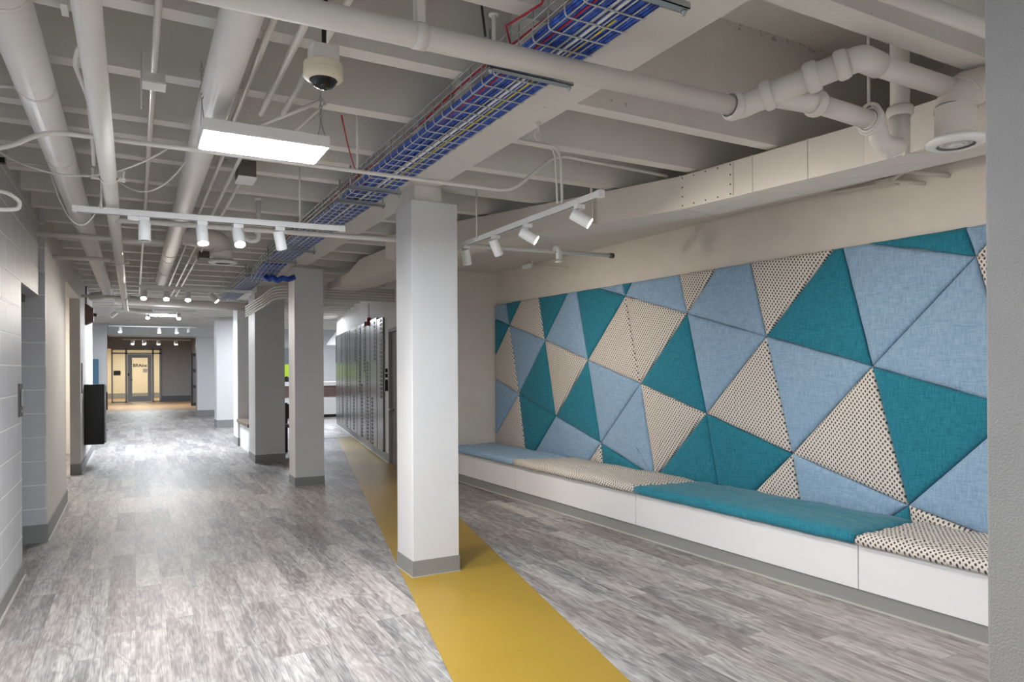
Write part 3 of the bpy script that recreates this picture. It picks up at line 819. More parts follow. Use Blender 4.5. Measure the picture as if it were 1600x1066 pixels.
# round diffuser with elbow, near right
df = thing('round_diffuser', 'round ceiling diffuser on a drop elbow beside the grey column', 'air diffuser', (3.125, 1.735, 2.395))
C0 = Vector((3.125, 1.735, 2.395))
MB().lathe([(.074, .005), (.088, .0), (.114, .012), (.119, .02), (.114, .03), (.080, .045)], C0, n=40).build('flange_ring', M['white'], df)
MB().lathe([(.080, .03), (.080, .17)], C0, n=32).lathe([(.083, .155), (.083, .172)], C0, n=32).build('collar', M['duct'], df)
MB().lathe([(.0, .03), (.074, .03), (.074, .08), (0, .08)], C0, n=32).build('dark_throat', M['black'], df)
for r_, h in ((.062, .012), (.043, .006), (.024, .0)):
    MB().lathe([(r_ - .015, h + .02), (r_, h), (r_ + .002, h + .002), (r_ - .01, h + .024)], C0, n=32).build('cone_ring', M['white'], df)
MB().tube([C0 + Vector((.0, 0, .165)), C0 + Vector((.008, -.004, .205)), C0 + Vector((.05, -.02, .25)), C0 + Vector((.13, -.05, .275)), C0 + Vector((.30, -.10, .275))], .080, 28).build('elbow', M['duct'], df, edge=25)
for q, dv in ((C0 + Vector((.10, -.04, .268)), (1, -.35, .15)), (C0 + Vector((.03, -.012, .235)), (.75, -.3, .75))):
    d_ = Vector(dv).normalized()
    MB().tube([q - d_ * .006, q + d_ * .006], .083, 28).build('seam_ring', M['duct'], df)
MB().tube([(3.16, 1.70, 2.76), (3.19, 1.68, 3.36)], .004, 6).tube([(3.19, 1.71, 2.775), (3.16, 1.69, 2.82), (3.13, 1.68, 2.77)], .004, 6).build('hanging_wire', M['pipe'], df)
# round diffuser over the corridor
df = thing('round_diffuser', 'round white diffuser hanging over the corridor behind the first track', 'air diffuser', (.68, 6.5, 2.36))
C0 = Vector((.68, 6.5, 2.36))
MB().lathe([(.06, .006), (.09, 0), (.115, .012), (.117, .02), (.09, .035), (.06, .04)], C0, n=36).build('flange_ring', M['white'], df)
MB().lathe([(.0, .025), (.06, .025), (.06, .06), (0, .06)], C0, n=24).build('dark_throat', M['rust'], df)
MB().tube(fillet([C0 + Vector((0, 0, .03)), C0 + Vector((-.01, 0, .2)), C0 + Vector((-.31, 0, .23))], .13, 10), .085, 24).build('elbow', M['duct'], df)
MB().tube([C0 + Vector((-.005, 0, .10)), C0 + Vector((-.008, 0, .112))], .089, 24).build('seam_ring', M['duct'], df)
# wall mounted pipe bits below the duct on the alcove wall
def wp(s, D, z): return bp(s, .71 - D, z)
mb = MB().tube(fillet([wp(4.78, .012, 2.73), wp(4.83, .03, 2.715), wp(5.13, .03, 2.70), wp(5.2, .02, 2.70)], .03), .010, 10)
o = tag(mb.build('wall_conduit', M['wallwarm']), 'painted conduit loop on the wall just under the duct', 'conduit')
MB().obox(wp(5.15, 0, 2.67), BD, BN, Z3, (0, .13), (-.06, .0), (0, .05)).build('junction_box', M['wallwarm'], o)
mb = MB().tube([wp(5.28, .10, 2.685), wp(5.45, .0, 2.64)], .012, 10).tube([wp(5.42, .20, 2.70), wp(5.60, .0, 2.655)], .014, 10).tube([wp(5.28, .10, 2.685), wp(5.42, .19, 2.70)], .012, 10)
tag(mb.build('pipe_stub', M['wallwarm']), 'two stubby painted pipes sticking out of the wall under the duct', 'pipe')
mb = MB().tube([wp(.98, .21, 2.745), wp(.98, .21, 2.66)], .006, 8).tube([wp(.96, .21, 2.66), wp(1.42, .0, 2.60)], .008, 8)
o = tag(mb.build('exit_light_arm', M['wallwarm']), 'thin painted drop rod and arm hanging before the alcove wall', 'bracket')
MB().obox(wp(.80, .23, 2.64), BD, BN, Z3, (0, .16), (-.02, .03), (0, .05)).build('lamp_box', M['white'], o, bevel=.01)

# ------------------------------------------------------------------ conduits and boxes
def conduit(label, pts, r=.010, rad=.08, mat='pipe', name='conduit', group=None):
    return tag(MB().tube(fillet(pts, rad), r, 12).build(name, M[mat]), label, 'conduit', group)
conduit('white conduit sweeping from the left wall past the light panel to the alcove',
        [(-.68, 3.55, 2.37), (-.5, 3.65, 2.385), (-.34, 3.65, 2.497), (.3, 3.65, 2.50), (1.98, 3.65, 2.50), (2.29, 3.65, 2.765), (3.18, 3.65, 2.745)], .011, .1)
conduit('conduit bending down from the girder to the near track rail', [(1.905, 3.42, 2.725), (2.15, 3.42, 2.725), (2.175, 3.41, 2.66), (2.175, 3.40, 2.40)], .008, .05)
conduit('thin conduit beside the first, bending down to the near track rail', [(1.905, 3.44, 2.735), (2.13, 3.445, 2.735), (2.155, 3.44, 2.68), (2.155, 3.42, 2.40)], .006, .05)
# lengthwise conduits with pull boxes
o = conduit('straight conduit along the ceiling between the drain pipe and the round duct', [(.078, 1.2, 2.70), (.078, 13, 2.70)], .013)
bx = MB().box(.035, .12, 3.27, 3.36, 2.655, 2.74).build('junction_box', M['pipe'])
tag(bx, 'square junction box on the straight left conduit', 'junction box')
MB().box(.032, .123, 3.267, 3.363, 2.648, 2.656).build('cover_plate', M['white'], bx)
for x, y1_, r_, lab in ((.44, 3.85, .013, 'leftmost of three ceiling conduits above the light panel'), (.545, 3.55, .015, 'middle of three ceiling conduits above the light panel'), (.64, 3.5, .013, 'rightmost of three ceiling conduits above the light panel')):
    conduit(lab, [(x, 1.5, 2.69), (x, y1_, 2.69)], r_)
for x, ya, lab in ((.455, 4.15, 'leftmost of three conduits running away above the first track'), (.55, 4.3, 'middle of three conduits running away above the first track'), (.62, 4.78, 'rightmost of three conduits running away above the first track')):
    conduit(lab, [(x, ya, 2.685), (x, 13, 2.685)], .011)
bx = MB().box(.565, .665, 4.52, 4.70, 2.63, 2.73).build('junction_box', M['rust'])
tag(bx, 'junction box with dark sides at the start of the rightmost conduit', 'junction box')
MB().box(.561, .669, 4.516, 4.704, 2.622, 2.631).build('cover_plate', M['white'], bx)
bx = MB().box(.41, .56, 4.0, 4.10, 2.67, 2.735).build('junction_box', M['white'])
tag(bx, 'white junction box half hidden behind the light panel', 'junction box')
bx = MB().box(.60, .70, 7.95, 8.2, 2.62, 2.69).build('junction_box', M['rust'])
tag(bx, 'small dark junction box on the far conduits', 'junction box')
conduit('slanting conduit stub right of the three conduits', [(.56, 3.62, 2.66), (.80, 3.36, 2.735)], .010)
conduit('thin slanting conduit above the light panel', [(.66, 3.75, 2.60), (.82, 3.40, 2.735)], .006)
# bundle of five conduits crossing behind the second column
for k in range(5):
    z = 2.385 + .037 * k
    conduit(['lowest', 'second lowest', 'middle', 'second highest', 'highest'][k] + ' of five parallel conduits crossing behind the second column',
            [(1.50, 11.29, z - .13), (1.53, 9.9, z - .09), (1.60, 9.5, z - .015), (1.72, 9.4, z), (3.22, 9.4, z + .012)], .014, .12, group='parallel conduits behind the second column')
# left side flexible conduits and wires
conduit('looped white conduit end bulging from the block wall', [(-.70, 4.3, 2.36), (-.56, 4.36, 2.36), (-.52, 4.42, 2.33), (-.53, 4.44, 2.295), (-.60, 4.40, 2.275), (-.70, 4.36, 2.28)], .011, .06)
conduit('bent conduit from the block wall top to the thick left pipe', [(-.69, 3.72, 2.50), (-.66, 3.72, 2.64), (-.56, 3.70, 2.675), (-.40, 3.66, 2.68)], .010, .07)
conduit('arched conduit between the thick left pipe and the drain pipe', [(-.10, 2.95, 2.62), (-.17, 2.95, 2.62), (-.195, 3.10, 2.61), (-.165, 3.45, 2.60), (-.17, 3.9, 2.52), (-.17, 4.0, 2.46)], .009, .09)
conduit('thin cable drooping from the left wall across the drain pipe', sag((-.66, 4.35, 2.60), (.17, 3.8, 2.55), .16), .0045, .01, name='hanging_cable')
conduit('thin cable drooping between the drain pipe and the round duct', sag((-.09, 4.6, 2.55), (.27, 4.2, 2.62), .13), .0045, .01, name='hanging_cable')
conduit('thin cable hanging in a deep loop beside the thick left pipe', sag((-.44, 4.75, 2.68), (-.12, 4.62, 2.56), .34), .004, .01, name='hanging_cable')
conduit('thin vertical cable beside the drain pipe above the first track', [(-.155, 4.5, 2.68), (-.16, 4.55, 2.36)], .006, .01, name='hanging_cable')
conduit('thin cable slanting from a black clip on the left wall', [(-.66, 4.78, 2.62), (-.40, 4.85, 2.645)], .005, .01, name='hanging_cable')
tag(MB().box(-.665, -.63, 4.75, 4.79, 2.605, 2.635).build('cable_clip', M['black']), 'small black clip at the top of the left wall', 'clip')
tag(MB().box(-.70, -.655, 3.70, 3.76, 2.655, 2.69).build('cable_clip', M['black']), 'black clip on the left wall where the bent conduit ends', 'clip')

# ------------------------------------------------------------------ cable tray
TX0, TX1, TZ, TS = 1.262, 1.520, 2.62, .11
def tray(label, y0_, y1_, zf=None, step=.105):
    zf = zf or (lambda y: 0)
    t_ = thing('cable_tray', label, 'cable tray', ((TX0 + TX1) / 2, (y0_ + y1_) / 2, TZ))
    wr = MB()
    ys = [y0_ + (y1_ - y0_) * k / 12 for k in range(13)]
    def long_(x, z):
        wr.tube([(x, y, z + zf(y)) for y in ys], .0032, 6)
    for k in range(6):
        long_(TX0 + .012 + (TX1 - TX0 - .024) * k / 5, TZ)
    for z in (.04, .075, .11):
        long_(TX0, TZ + z); long_(TX1, TZ + z)
    y = y0_
    while y < y1_ + .001:
        dz = zf(y)
        wr.tube(fillet([(TX0, y, TZ + TS + dz), (TX0, y, TZ - .004 + dz), (TX1, y, TZ - .004 + dz), (TX1, y, TZ + TS + dz)], .02, 3), .0032, 6)
        y += step
    wr.build('wire_mesh', M['wire'], t_)
    return t_
tray('wire mesh cable tray full of blue cables beside the girder', .9, 7.9)
def drop(y): return -.10 * ((y - 7.95) / 1.1) ** 2
tray('curved end of the wire tray dipping over the second column', 7.95, 9.05, drop, .2)
tray('farther wire cable tray beyond the second column', 9.2, 12.6)
rng = random.Random(3)
cb = MB()
for k in range(46):
    x = TX0 + .012 + (TX1 - TX0 - .022) * (k % 23) / 22 + rng.uniform(-.003, .003)
    z = TZ + .010 + .010 * (k // 23) + rng.uniform(-.002, .003)
    ph = rng.uniform(0, 6); amp = rng.uniform(.001, .006)
    cb.tube([(min(TX1 - .006, max(TX0 + .006, x + amp * math.sin(y * 2.3 + ph))), y, z + .003 * math.sin(y * 3.1 + ph)) for y in [.8 + .3 * i for i in range(25)]], .0062, 6)
tag(cb.build('blue_cables', M['cab_blue']), 'mass of blue data cables lying in the wire tray', 'cables', kind='stuff')
cb = MB()
for k in range(18):
    x = TX0 + .012 + (TX1 - TX0 - .022) * k / 17 + rng.uniform(-.003, .003)
    cb.tube([(x, y, TZ + .012 + (drop(y) if y < 9.1 else -.11 if y < 9.2 else 0) + .003 * math.sin(y * 3 + k)) for y in [8.0 + .3 * i for i in range(16)]], .006, 6)
tag(cb.build('blue_cables', M['cab_blue']), 'blue data cables in the far dipping part of the tray', 'cables', kind='stuff')
for lab, col, x, z, r_, a, b in (('red cable on the left inside edge of the tray', 'cab_red', TX0 + .008, .045, .0045, .9, 7.6), ('second red cable lying low beside the first in the tray', 'cab_red', TX0 + .032, .006, .004, .9, 6.4),
                          ('white cable along the middle of the tray', 'cab_white', 1.385, .003, .0062, .9, 6.8), ('thinner white cable beside the middle white one', 'cab_white', 1.372, .003, .004, .9, 4.4), ('yellow cable right of the white ones in the tray', 'cab_yellow', 1.425, .003, .0042, 1.9, 6.2),
                          ('black cable beside the white one in the tray', 'cab_black', 1.365, .004, .0055, .9, 5.0)):
    ph = rng.uniform(0, 6)
    tag(MB().tube([(x + .012 * math.sin(y * .9 + ph) * (0 if 'left inside' in lab else 1), y, TZ + z + (.03 * math.sin(y * 1.7) ** 2 if 'left inside' in lab else 0)) for y in [a + (b - a) * i / 30 for i in range(31)]], r_, 8).build('data_cable', M[col]), lab, 'cable')
tag(MB().tube(sag((1.262, 4.35, 2.665), (.93, 3.52, 2.735), .05), .004, 8).build('data_cable', M['cab_red']), 'red cable leaving the tray for the ceiling near the light panel', 'cable')
tag(MB().tube([(1.262, 2.33, 2.68), (1.20, 2.25, 2.70), (1.25, 2.08, 2.715), (1.28, 1.88, 2.95)], .0045, 8).build('data_cable', M['cab_red']), 'red cable rising from the tray above the beige waste pipe', 'cable')
tag(MB().tube([(1.20, 2.42, 2.735), (1.14, 2.33, 2.80), (1.07, 2.25, 2.95)], .005, 8).build('data_cable', M['cab_black']), 'dark blue cable slanting up beside the hanger rod', 'cable')
# drooping blue loop near the second column
tag(MB().tube(fillet([(1.38, 8.75, 2.56), (1.42, 8.72, 2.52), (1.46, 8.68, 2.55), (1.50, 8.64, 2.50), (1.56, 8.62, 2.54), (1.62, 8.62, 2.52), (1.70, 8.64, 2.56)], .03), .034, 14).build('cable_loop', M['cab_blue']), 'bundled loop of blue cables drooping left of the second column', 'cable')
# trapeze struts and rods
def trapeze(label, y, x0_, x1_, rods=True, group='trapeze struts under the cable tray'):
    t_ = thing('trapeze_hanger', label, 'hanger', ((x0_ + x1_) / 2, y, 2.585), group)
    MB().box(x0_, x1_, y - .017, y + .017, 2.592, 2.595).box(x0_, x1_, y - .017, y - .014, 2.592, 2.614).box(x0_, x1_, y + .014, y + .017, 2.592, 2.614).build('strut', M['galv'], t_)
    for x in ((x0_ + .012, x1_ - .012) if rods else (x1_ - .012,)):
        MB().tube([(x, y, 2.575), (x, y, 2.745)], .005, 8).lathe([(0, 0), (.010, 0), (.010, .008), (0, .008)], (x, y, 2.584), n=6).build('threaded_rod', M['galv'], t_)
trapeze('galvanised strut under the tray at the very top of the photo', 1.70, 1.22, 1.565)
trapeze('galvanised strut under the tray just behind the beige waste pipe', 2.38, 1.19, 1.57)
trapeze('nearer of two struts under the tray beside the near column', 4.38, 1.20, 1.545)
trapeze('farther of two struts under the tray beside the near column', 4.76, 1.23, 1.56)
trapeze('strut under the tray left of the second column, nearer one', 6.95, 1.24, 1.57)
trapeze('strut under the tray left of the second column, farther one', 7.75, 1.24, 1.55)
trapeze('small strut where the curved tray end stops', 9.12, 1.20, 1.5)
def rod(label, x, y, z0_, z1_, r_=.006):
    tag(MB().tube([(x, y, z0_), (x, y, z1_)], r_, 8).lathe([(0, 0), (r_ * 2.3, 0), (r_ * 2.3, .006), (0, .006)], (x, y, z1_ - .008), n=12).build('hanger_rod', M['pipe']), label, 'hanger')
rod('white hanger rod left of the tray above the waste pipe', 1.16, 2.27, 2.59, 2.745, .008)
rod('white hanger rod left of the tray above the first track', .93, 4.54, 2.37, 2.742)
rod('white hanger rod left of the tray near the light panel', 1.05, 3.66, 2.51, 3.36)
rod('white hanger rod from the girder to the near track rail', 2.155, 4.5, 2.375, 2.735)
rod('thin hanger rod over the left end of the first track', .03, 3.2, 2.51, 2.742, .003)
eh = MB().tube([(1.87, 3.15, 2.742), (1.87, 3.15, 2.69)], .006, 8).tube([(1.87 + .022 * math.cos(a), 3.15, 2.667 + .022 * math.sin(a)) for a in [math.pi / 2 + math.pi * 2 * k / 20 for k in range(20)]], .005, 8).lathe([(0, 0), (.014, 0), (.014, .006), (0, .006)], (1.87, 3.15, 2.734))
tag(eh.build('eye_hook', M['pipe']), 'painted eye hook hanging from the girder edge', 'hook')

# ------------------------------------------------------------------ lighting: panel, tracks
def led_panel(label, x0_, x1_, y0_, y1_, z, top=2.74, chains=True):
    p = thing('led_panel_light', label, 'ceiling light', ((x0_ + x1_) / 2, (y0_ + y1_) / 2, z))
    MB().box(x0_ - .012, x1_ + .012, y0_ - .012, y1_ + .012, z + .004, z + .055).build('housing', M['white'], p, bevel=.003)
    MB().box(x0_, x1_, y0_, y1_, z, z + .006).build('diffuser', M['led'], p)
    if chains:
        for x in (x0_ - .004, x1_ + .004):
            mb = MB()
            for y in (y0_ + .02, y1_ - .02):
                mb.tube([(x, y, z + .05), (x, (y0_ + y1_) / 2, z + .16)], .0022, 6)
            n_ = 9
            for k in range(n_):
                zz = z + .165 + (top - z - .17) * k / n_; hh = (top - z - .17) / n_ * .62
                dx, dy = (.006, 0) if k % 2 else (0, .006)
                cx_, cy_ = x, (y0_ + y1_) / 2
                mb.tube([(cx_ + dx * math.cos(a), cy_ + dy * math.cos(a), zz + hh * math.sin(a)) for a in [math.pi * 2 * i / 10 for i in range(11)]], .0016, 5, False)
            mb.build('chain', M['galv'], p)
    return p
led_panel('bright rectangular LED panel hung on chains over the corridor', .255, .735, 3.03, 3.28, 2.40)
led_panel('farther LED panel glowing at the end of the corridor ceiling', .25, .72, 14.0, 14.5, 2.44, 3.36)

def spot(label, x, y, z, aim, lit, group, warm=True, power=9, r_=.033, ln=.115, light=True, cone=150):
    """a track head: adapter on the rail, stem, can; aim is the direction the can points"""
    hd = thing('track_spotlight', label, 'spotlight', (x, y, z), group)
    MB().box(x - .028, x + .028, y - .016, y + .016, z - .026, z - .001).build('track_adapter', M['white'], hd, bevel=.002)
    MB().tube([(x, y, z - .026), (x, y, z - .06)], .007, 10).build('stem', M['white'], hd)
    a = Vector(aim).normalized()
    c0 = Vector((x, y, z - .075)) - a * ln * .42
    MB().lathe([(0, 0), (r_ * .93, 0), (r_, .006), (r_, ln), (r_ * .92, ln), (r_ * .88, ln - .012), (0, ln - .012)], c0, a, 28).build('can', M['white'], hd, edge=35)
    MB().lathe([(0, 0), (r_ * .85, 0), (r_ * .85, .003), (0, .003)], c0 + a * (ln - .010), a, 20).build('lens', M['lens' if warm else 'lensw'] if lit else M['steel'], hd)
    if lit and light:
        l = bpy.data.lights.new('spot_beam', 'SPOT'); l.energy = power; l.spot_size = R(cone); l.spot_blend = 1; l.shadow_soft_size = .03
        l.color = WARM if warm else NEUT
        lo_ = bpy.data.objects.new('spot_beam', l); COL.objects.link(lo_)
        lo_.parent = hd
        lo_.location = c0 + a * (ln + .006) - WL[hd]
        lo_.rotation_euler = a.to_track_quat('-Z', 'Y').to_euler()
    return hd
def rail(label, p, q, group=None, top=None, rods=(.1, .9)):
    p, q = Vector(p), Vector(q)
    d_ = (q - p).normalized(); s_ = Vector((d_.y, -d_.x, 0)).normalized()
    o_ = thing('track_rail', label, 'track rail', (p + q) / 2, group)
    L_ = (q - p).length
    MB().obox(p, d_, s_, Z3, (0, L_), (-.017, .017), (0, .034)).build('channel', M['white'], o_, bevel=.002)
    MB().obox(p, d_, s_, Z3, (.02, L_ - .02), (-.006, .006), (-.0015, .001)).build('contact_groove', M['grey'], o_)
    MB().obox(p, d_, s_, Z3, (L_ - .004, L_ + .03), (-.019, .019), (-.003, .036)).build('end_feed', M['white'], o_, bevel=.003)
    if top:
        for k in rods:
            c_ = p + (q - p) * k
            MB().tube([(c_.x, c_.y, c_.z + .03), (c_.x, c_.y, top)], .004, 6).build('hanger_rod', M['pipe'], o_)
    return o_
rail('first track rail crossing the corridor below the pipes', (-.30, 4.585, 2.335), (1.17, 4.475, 2.335))
def t1(x): return 4.585 - (x + .30) * .0748
spot('unlit track spotlight hanging straight down, leftmost on the first track', .055, t1(.055), 2.335, (0.02, -.1, -1), False, 'spotlights on the first track')
spot('lit track spotlight second from the left on the first track', .36, t1(.36), 2.335, (.05, -.35, -1), True, 'spotlights on the first track', True, 40)
spot('lit track spotlight third from the left on the first track', .56, t1(.56), 2.335, (.1, -.6, -1), True, 'spotlights on the first track', True, 40)
spot('unlit tilted track spotlight, rightmost on the first track', .80, t1(.80), 2.335, (.25, .25, -1), False, 'spotlights on the first track')
tag(MB().box(-.03, .03, 4.55, 4.575, 2.31, 2.334).build('power_feed', M['white']), 'small white feed connector under the first track rail', 'connector')
rail('near track rail running along the alcove beside the column', (2.169, 6.15, 2.36), (2.19, 3.06, 2.36))
t2g = 'spotlights on the near alcove track'
spot('lit alcove spotlight nearest the free end of its track', 2.187, 3.24, 2.36, (.8, -.62, -.62), True, t2g, True, 26, cone=118)
spot('lit alcove spotlight second from the free end of its track', 2.183, 3.82, 2.36, (.82, -.58, -.6), True, t2g, True, 34, cone=118)
spot('unlit alcove spotlight third from the free end of its track', 2.178, 4.25, 2.36, (.6, .2, -1), False, t2g)
spot('unlit alcove spotlight closest to the near white column', 2.173, 4.72, 2.36, (.3, .25, -1), False, t2g)
spot('added lit spotlight hidden just behind the near white column', 2.174, 5.2, 2.36, (1.0, .1, -.75), True, t2g, True, 34, cone=118)  # added head, out of sight, brightens the dark far end of the alcove
spot('added lit spotlight hidden farther behind the near white column', 2.171, 5.85, 2.36, (1.0, .3, -.75), True, t2g, True, 34, cone=118)  # second unseen head added to light the alcove end
rail('far track rail ending at the third column', (.05, 9.12, 2.40), (1.26, 9.12, 2.385), top=2.745, rods=(.08, .75))
for k, x in enumerate((.10, .335, .565)):
    spot(['leftmost', 'middle', 'rightmost'][k] + ' of three glaring spotlights on the far track', x, 9.12, 2.40, (-.05, -.55, -.75), True, 'spotlights on the far track', True, 16)
spot('dimmer warm spotlight at the right of the far track', .84, 9.12, 2.395, (.7, -.3, -.8), True, 'spotlights on the far track', True, 6)
rail('farthest track rail beside the glowing far LED panel', (-.45, 13.6, 2.47), (.95, 13.6, 2.47), top=3.36)
spot('left of two glaring spotlights at the ends of the far LED panel', .21, 13.6, 2.47, (-.05, -.6, -.8), True, 'spotlights by the far LED panel', True, 9)
spot('right of two glaring spotlights at the ends of the far LED panel', .69, 13.6, 2.47, (.0, -.6, -.8), True, 'spotlights by the far LED panel', True, 9)
spot('unlit grey spotlight left of the far LED panel', -.30, 13.6, 2.47, (-.5, -.2, -.5), False, 'spotlights by the far LED panel')
for k, x in enumerate((-.33, .60, 1.03, 1.33)):
    spot(['first from the left', 'second from the left', 'third from the left', 'fourth and rightmost'][k] + ' of four small spotlights before the portal lintel', x, 21.3, 2.60, (0, -.4, -1), k < 3, 'spotlights before the portal', False, 6, .045, .13, k == 1)
rail('track rail holding spotlights just before the portal lintel', (-.6, 21.3, 2.60), (1.5, 21.3, 2.60), top=2.75)
for k, x in enumerate((-.06, .33, .82, 1.42)):
    spot(['first', 'second', 'third', 'last'][k] + ' from the left of the spotlights inside the far room', x, 30.0, 2.58, (0, -.4, -1), True, 'spotlights in the far room', False, 6, .06, .16, k == 2)
rail('track rail across the far room ceiling', (-.4, 30.0, 2.58), (1.9, 30.0, 2.58), top=3.36)

# ------------------------------------------------------------------ dome camera, alarm, wall devices
cm = thing('dome_camera', 'cream ceiling dome camera with a black eye above the light panel', 'security camera', (.57, 2.40, 2.43))
C0 = Vector((.577, 2.42, 2.445))
MB().box(.535, .625, 2.385, 2.475, 2.50, 2.56).build('mount_box', M['pipe'], cm, bevel=.004)
MB().lathe([(.0, .058), (.058, .058), (.065, .054), (.0665, .046), (.0655, .030), (.0675, .028), (.0675, .020), (.0665, .008), (.060, .001), (.047, -.002), (.045, .008), (0, .008)], C0, n=40).build('housing', M['cream'], cm, edge=40)
MB().lathe([(.047, .006), (.042, -.012), (.030, -.024), (.014, -.031), (0, -.032)], C0, n=32).build('dome', M['dome'], cm)
MB().lathe([(.0, 0), (.004, 0), (.004, .002)], C0 + Vector((.02, -.056, .004)), (0, -.3, -1), 8).build('screw', M['rust'], cm)
MB().tube(fillet([(.58, 2.42, 2.555), (.575, 2.40, 2.63), (.58, 2.38, 2.745)], .04), .008, 8).build('cable', M['black'], cm)

al = thing('fire_alarm', 'small red fire alarm at the top of the metal panel wall', 'fire alarm', LP + LD * 2.44 + Z3 * 2.22)
MB().obox(LP + LD * 2.44, LD, LN, Z3, (-.07, .07), (-.05, .02), (2.22, 2.36)).build('body', M['red'], al, bevel=.006)
MB().lathe([(0, 0), (.05, 0), (.04, .03), (0, .04)], LP + LD * 2.40 + Z3 * 2.25 - LN * .05, -LN, 16).build('strobe', M['maroon'], al)
MB().tube([LP + LD * 2.46 - LN * .01 + Z3 * 2.36, LP + LD * 2.46 - LN * .01 + Z3 * 2.62], .012, 8).build('feed_conduit', M['pipe'], al)
rd = MB().obox(LP + LD * 4.20, LD, LN, Z3, (-.04, .04), (-.02, .02), (1.31, 1.37)).obox(LP + LD * 4.20, LD, LN, Z3, (-.04, .04), (-.02, .02), (1.39, 1.45))
tag(rd.build('wall_switches', M['black'], bevel=.003), 'pair of small black switches beside the grey door', 'switch')
tag(MB().obox(LP + LD * 4.22, LD, LN, Z3, (-.045, .045), (-.025, .02), (1.10, 1.28)).build('card_reader', M['black'], bevel=.004), 'black card reader under the pair of switches', 'card reader')
sw = thing('door_control_plate', 'dark metal plate with pull on the block wall', 'door control', (XC, 5.92, 1.13))
MB().box(XC - .002, XC + .008, 5.80, 6.0 - .035, 1.13, 1.36).build('plate', M['rust'], sw, bevel=.002)
MB().box(XC + .008, XC + .02, 5.86, 5.90, 1.20, 1.32).build('pull', M['steel'], sw, bevel=.003)
MB().lathe([(0, .01), (.012, .01), (.012, 0)], (XC + .008, 5.89, 1.165), (1, 0, 0), 12).build('key_cylinder', M['steel'], sw)
tag(MB().box(XW - .002, XW + .012, 11.55, 11.66, 1.12, 1.55).build('wall_plate', M['grey'], bevel=.003), 'narrow grey plate on the far left wall above the black cabinet', 'plate')
cb_ = thing('wall_cabinet', 'tall black box mounted on the far left wall', 'cabinet', (-.53, 12.3, .34))
MB().box(XW, -.40, 12.08, 12.6, .34, 1.235).build('body', M['blackgloss'], cb_, bevel=.006)
MB().box(-.40, -.375, 12.1, 12.58, .36, 1.22).build('door_trim', M['steel'], cb_, bevel=.004)
MB().box(-.375, -.36, 12.12, 12.3, .85, 1.12).build('panel', M['black'], cb_)
MB().lathe([(0, .02), (.012, .02), (.012, 0)], (-.375, 12.2, .55), (1, 0, 0), 10).build('knob', M['steel'], cb_)
hs = thing('wall_speaker', 'brown horn speaker high on the far left wall', 'speaker', (-.6, 12.6, 2.2))
b0 = Vector((XW, 12.6, 2.31))
MB().add([b0 + Vector(v) for v in [(0, -.12, -.17), (0, .12, -.17), (0, .12, .17), (0, -.12, .17), (.11, -.08, -.11), (.11, .08, -.11), (.11, .08, .09), (.11, -.08, .09)]],
         [(0, 1, 2, 3), (7, 6, 5, 4), (0, 4, 5, 1), (1, 5, 6, 2), (2, 6, 7, 3), (3, 7, 4, 0)]).build('horn', M['maroon'], hs, bevel=.008)
MB().tube([b0 + Vector((.10, 0, 0)), b0 + Vector((.15, 0, -.01))], .025, 10).build('driver', M['black'], hs)
MB().tube([(XW + .01, 12.55, 2.48), (XW + .01, 12.55, 2.74)], .014, 8).build('feed_conduit', M['grey'], hs)
# side room things
for k, z in enumerate((1.74, .98)):
    o = MB().box(-1.12, -1.02, 11.22, 11.30, z, z + .05).box(-1.10, -1.06, 11.22, 11.26, z + .05, z + .14)
    tag(o.build('wall_hook', M['black']), ('upper' if k == 0 else 'lower') + ' black bracket glimpsed through the second left opening', 'bracket')
tag(MB().box(-1.06, -.86, 22.12, 22.18, 1.0, 1.75).build('blue_board', M['bluepanel']), 'slate blue board left of the portal above the black box', 'board')

# ------------------------------------------------------------------ brushed metal panels on the angled wall
edges = [-3.48, -2.62, -1.95, -1.24, -.36, .79, 1.39, 2.08, 2.63, 3.40, 4.02]
strips = {0: [(-3.38, 1.62, 2.28)], 1: [(-2.2, 1.62, 2.28)], 2: [(-1.82, .3, .9)], 3: [(-.95, .14, 2.28)], 4: [(.28, .18, .98), (.52, 1.60, 2.27)], 5: [(1.22, .99, 2.26)], 6: [(1.56, .15, 1.17), (1.88, 1.39, 2.27)], 7: [(2.30, .16, 1.59)], 8: [(2.86, .14, .97), (3.16, 1.59, 2.27)], 9: [(3.84, .98, 2.26)]}
ordn = ['tenth', 'ninth', 'eighth', 'seventh', 'sixth', 'fifth', 'fourth', 'third', 'second', 'first']
for i in range(10):
    a, b = edges[i] + .03, edges[i + 1] - .03
    if i == 0: a = -3.46
    lp = thing('metal_wall_panel', 'tall brushed metal wall panel, %s from the grey door' % ordn[i], 'wall panel', LP + LD * ((a + b) / 2) - LN * .01, 'brushed metal panels on the angled wall')
    MB().obox(LP, LD, LN, Z3, (a, b), (-.018, .02), (.13, 2.30 if i < 9 else 2.26)).build('sheet', M['mural'], lp, bevel=.002)
    for s, z0_, z1_ in strips[i]:
        mb = MB(); n_ = max(4, int((z1_ - z0_) / .062))
        for k in range(n_):
            za = z0_ + (z1_ - z0_) * k / n_
            mb.obox(LP, LD, LN, Z3, (s - .085, s + .085), (-.022, -.017), (za, za + (z1_ - z0_) / n_ * .72))
        mb.build('nameplate_strip', M['rust2'], lp)

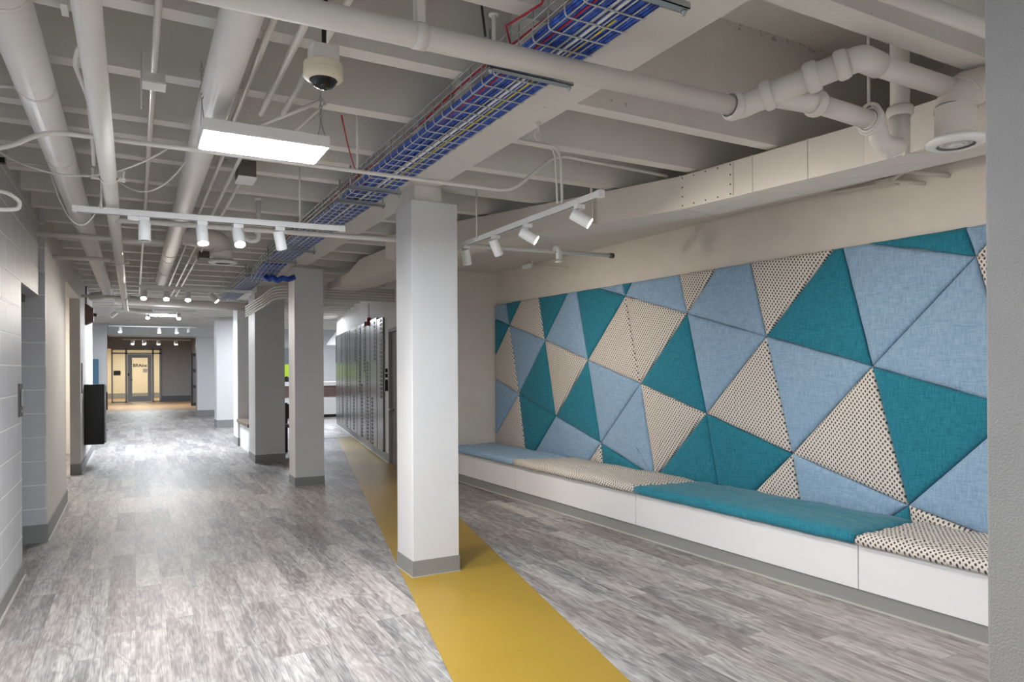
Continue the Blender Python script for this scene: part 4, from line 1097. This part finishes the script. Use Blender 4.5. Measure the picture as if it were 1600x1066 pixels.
# ------------------------------------------------------------------ reception desk and things beyond the columns
dk = thing('reception_desk', 'white reception desk with a plum band beyond the columns', 'desk', (4.6, 21.2, 0))
MB().box(3.0, 6.4, 21.0, 21.6, .09, .62).build('lower_panel', M['white'], dk)
MB().box(3.0, 6.4, 20.97, 21.6, .62, .95).build('band', M['maroon'], dk)
MB().box(2.95, 6.45, 20.9, 21.65, .95, 1.06).build('counter_top', M['white'], dk)
MB().box(3.05, 6.35, 21.06, 21.6, 0, .09).build('kick', M['black'], dk)
tag(MB().box(4.1, 4.75, 23.6, 23.66, 1.10, 1.60).build('lime_screen', M['lime']), 'lime green panel seen between the second and third columns', 'screen')
struct('wall_lime_backing', MB().box(3.7, 4.8, 23.66, 23.76, 0, 2.15), M['dgrey'])
tag(MB().lathe([(0, .02), (.06, .02), (.09, .10), (.06, .16), (0, .18)], (3.97, 21.3, 1.06), n=14).build('desk_ornament', M['black']), 'small black object on the desk below the lime panel', 'ornament')
pd = thing('pendant_lamp', 'white pendant lamp shade hanging over the reception desk', 'pendant lamp', (5.05, 19.2, 2.10))
MB().lathe([(.06, .52), (.12, .42), (.24, .25), (.42, .02), (.43, 0), (.40, .0), (.22, .23), (.10, .40)], (5.05, 19.2, 2.10), n=32).build('lamp_shade', M['white'], pd)
MB().tube([(5.05, 19.2, 2.60), (5.05, 19.2, 3.36)], .012, 8).build('cord', M['grey'], pd)
MB().lathe([(0, 0), (.05, .02), (.05, .10), (0, .12)], (5.05, 19.2, 2.20), n=16).build('bulb', M['lensw'], pd)
lb = thing('low_cabinet', 'low white box with a wood top between the third and slim columns', 'cabinet', (1.98, 13.4, 0))
MB().box(1.745, 2.25, 12.55, 13.97, .0, .46).build('body', M['white'], lb)
MB().box(1.68, 2.25, 12.5, 13.97, .46, .52).build('seat_board', M['seatwood'], lb, bevel=.006)
MB().box(1.80, 2.25, 12.5, 12.56, .52, .88).build('end_board', M['white'], lb)
ch = thing('dark_chair', 'dark walnut chair peeking between the second and third columns', 'chair', (2.55, 12.4, 0))
for x in (2.33, 2.75):
    MB().box(x - .02, x + .02, 12.16, 12.2, 0, .48).build('leg', M['darkwood'], ch)
    MB().box(x - .02, x + .02, 12.58, 12.62, 0, .86).build('rear_post', M['darkwood'], ch)
MB().box(2.31, 2.77, 12.15, 12.62, .44, .50).build('seat', M['darkwood'], ch, bevel=.01)
MB().box(2.33, 2.75, 12.585, 12.615, .62, .84).build('backrest', M['darkwood'], ch)
MB().box(2.33, 2.75, 12.17, 12.19, .12, .42).build('apron', M['darkwood'], ch)
# small drain trap behind the first track
tp = MB().tube(fillet([(.853, 5.7, 2.86), (.853, 5.7, 2.455), (.79, 5.7, 2.44), (.735, 5.7, 2.47), (.735, 5.7, 2.54), (.66, 5.7, 2.56)], .06, 8), .020, 16)
o = tag(tp.build('pipe_trap', M['white']), 'small white drain pipe and trap behind the lit first track spotlights', 'pipe trap')
for z in (2.50, 2.76):
    MB().tube([(.853, 5.7, z), (.853, 5.7, z + .03)], .026, 16).build('coupling', M['white'], o)
MB().box(.833, .873, 5.68, 5.72, 2.82, 2.87).build('clamp', M['black'], o)
MB().tube([(.853, 5.7, 2.86), (.853, 5.7, 3.36)], .012, 10).build('hanger_rod', M['pipe'], o)
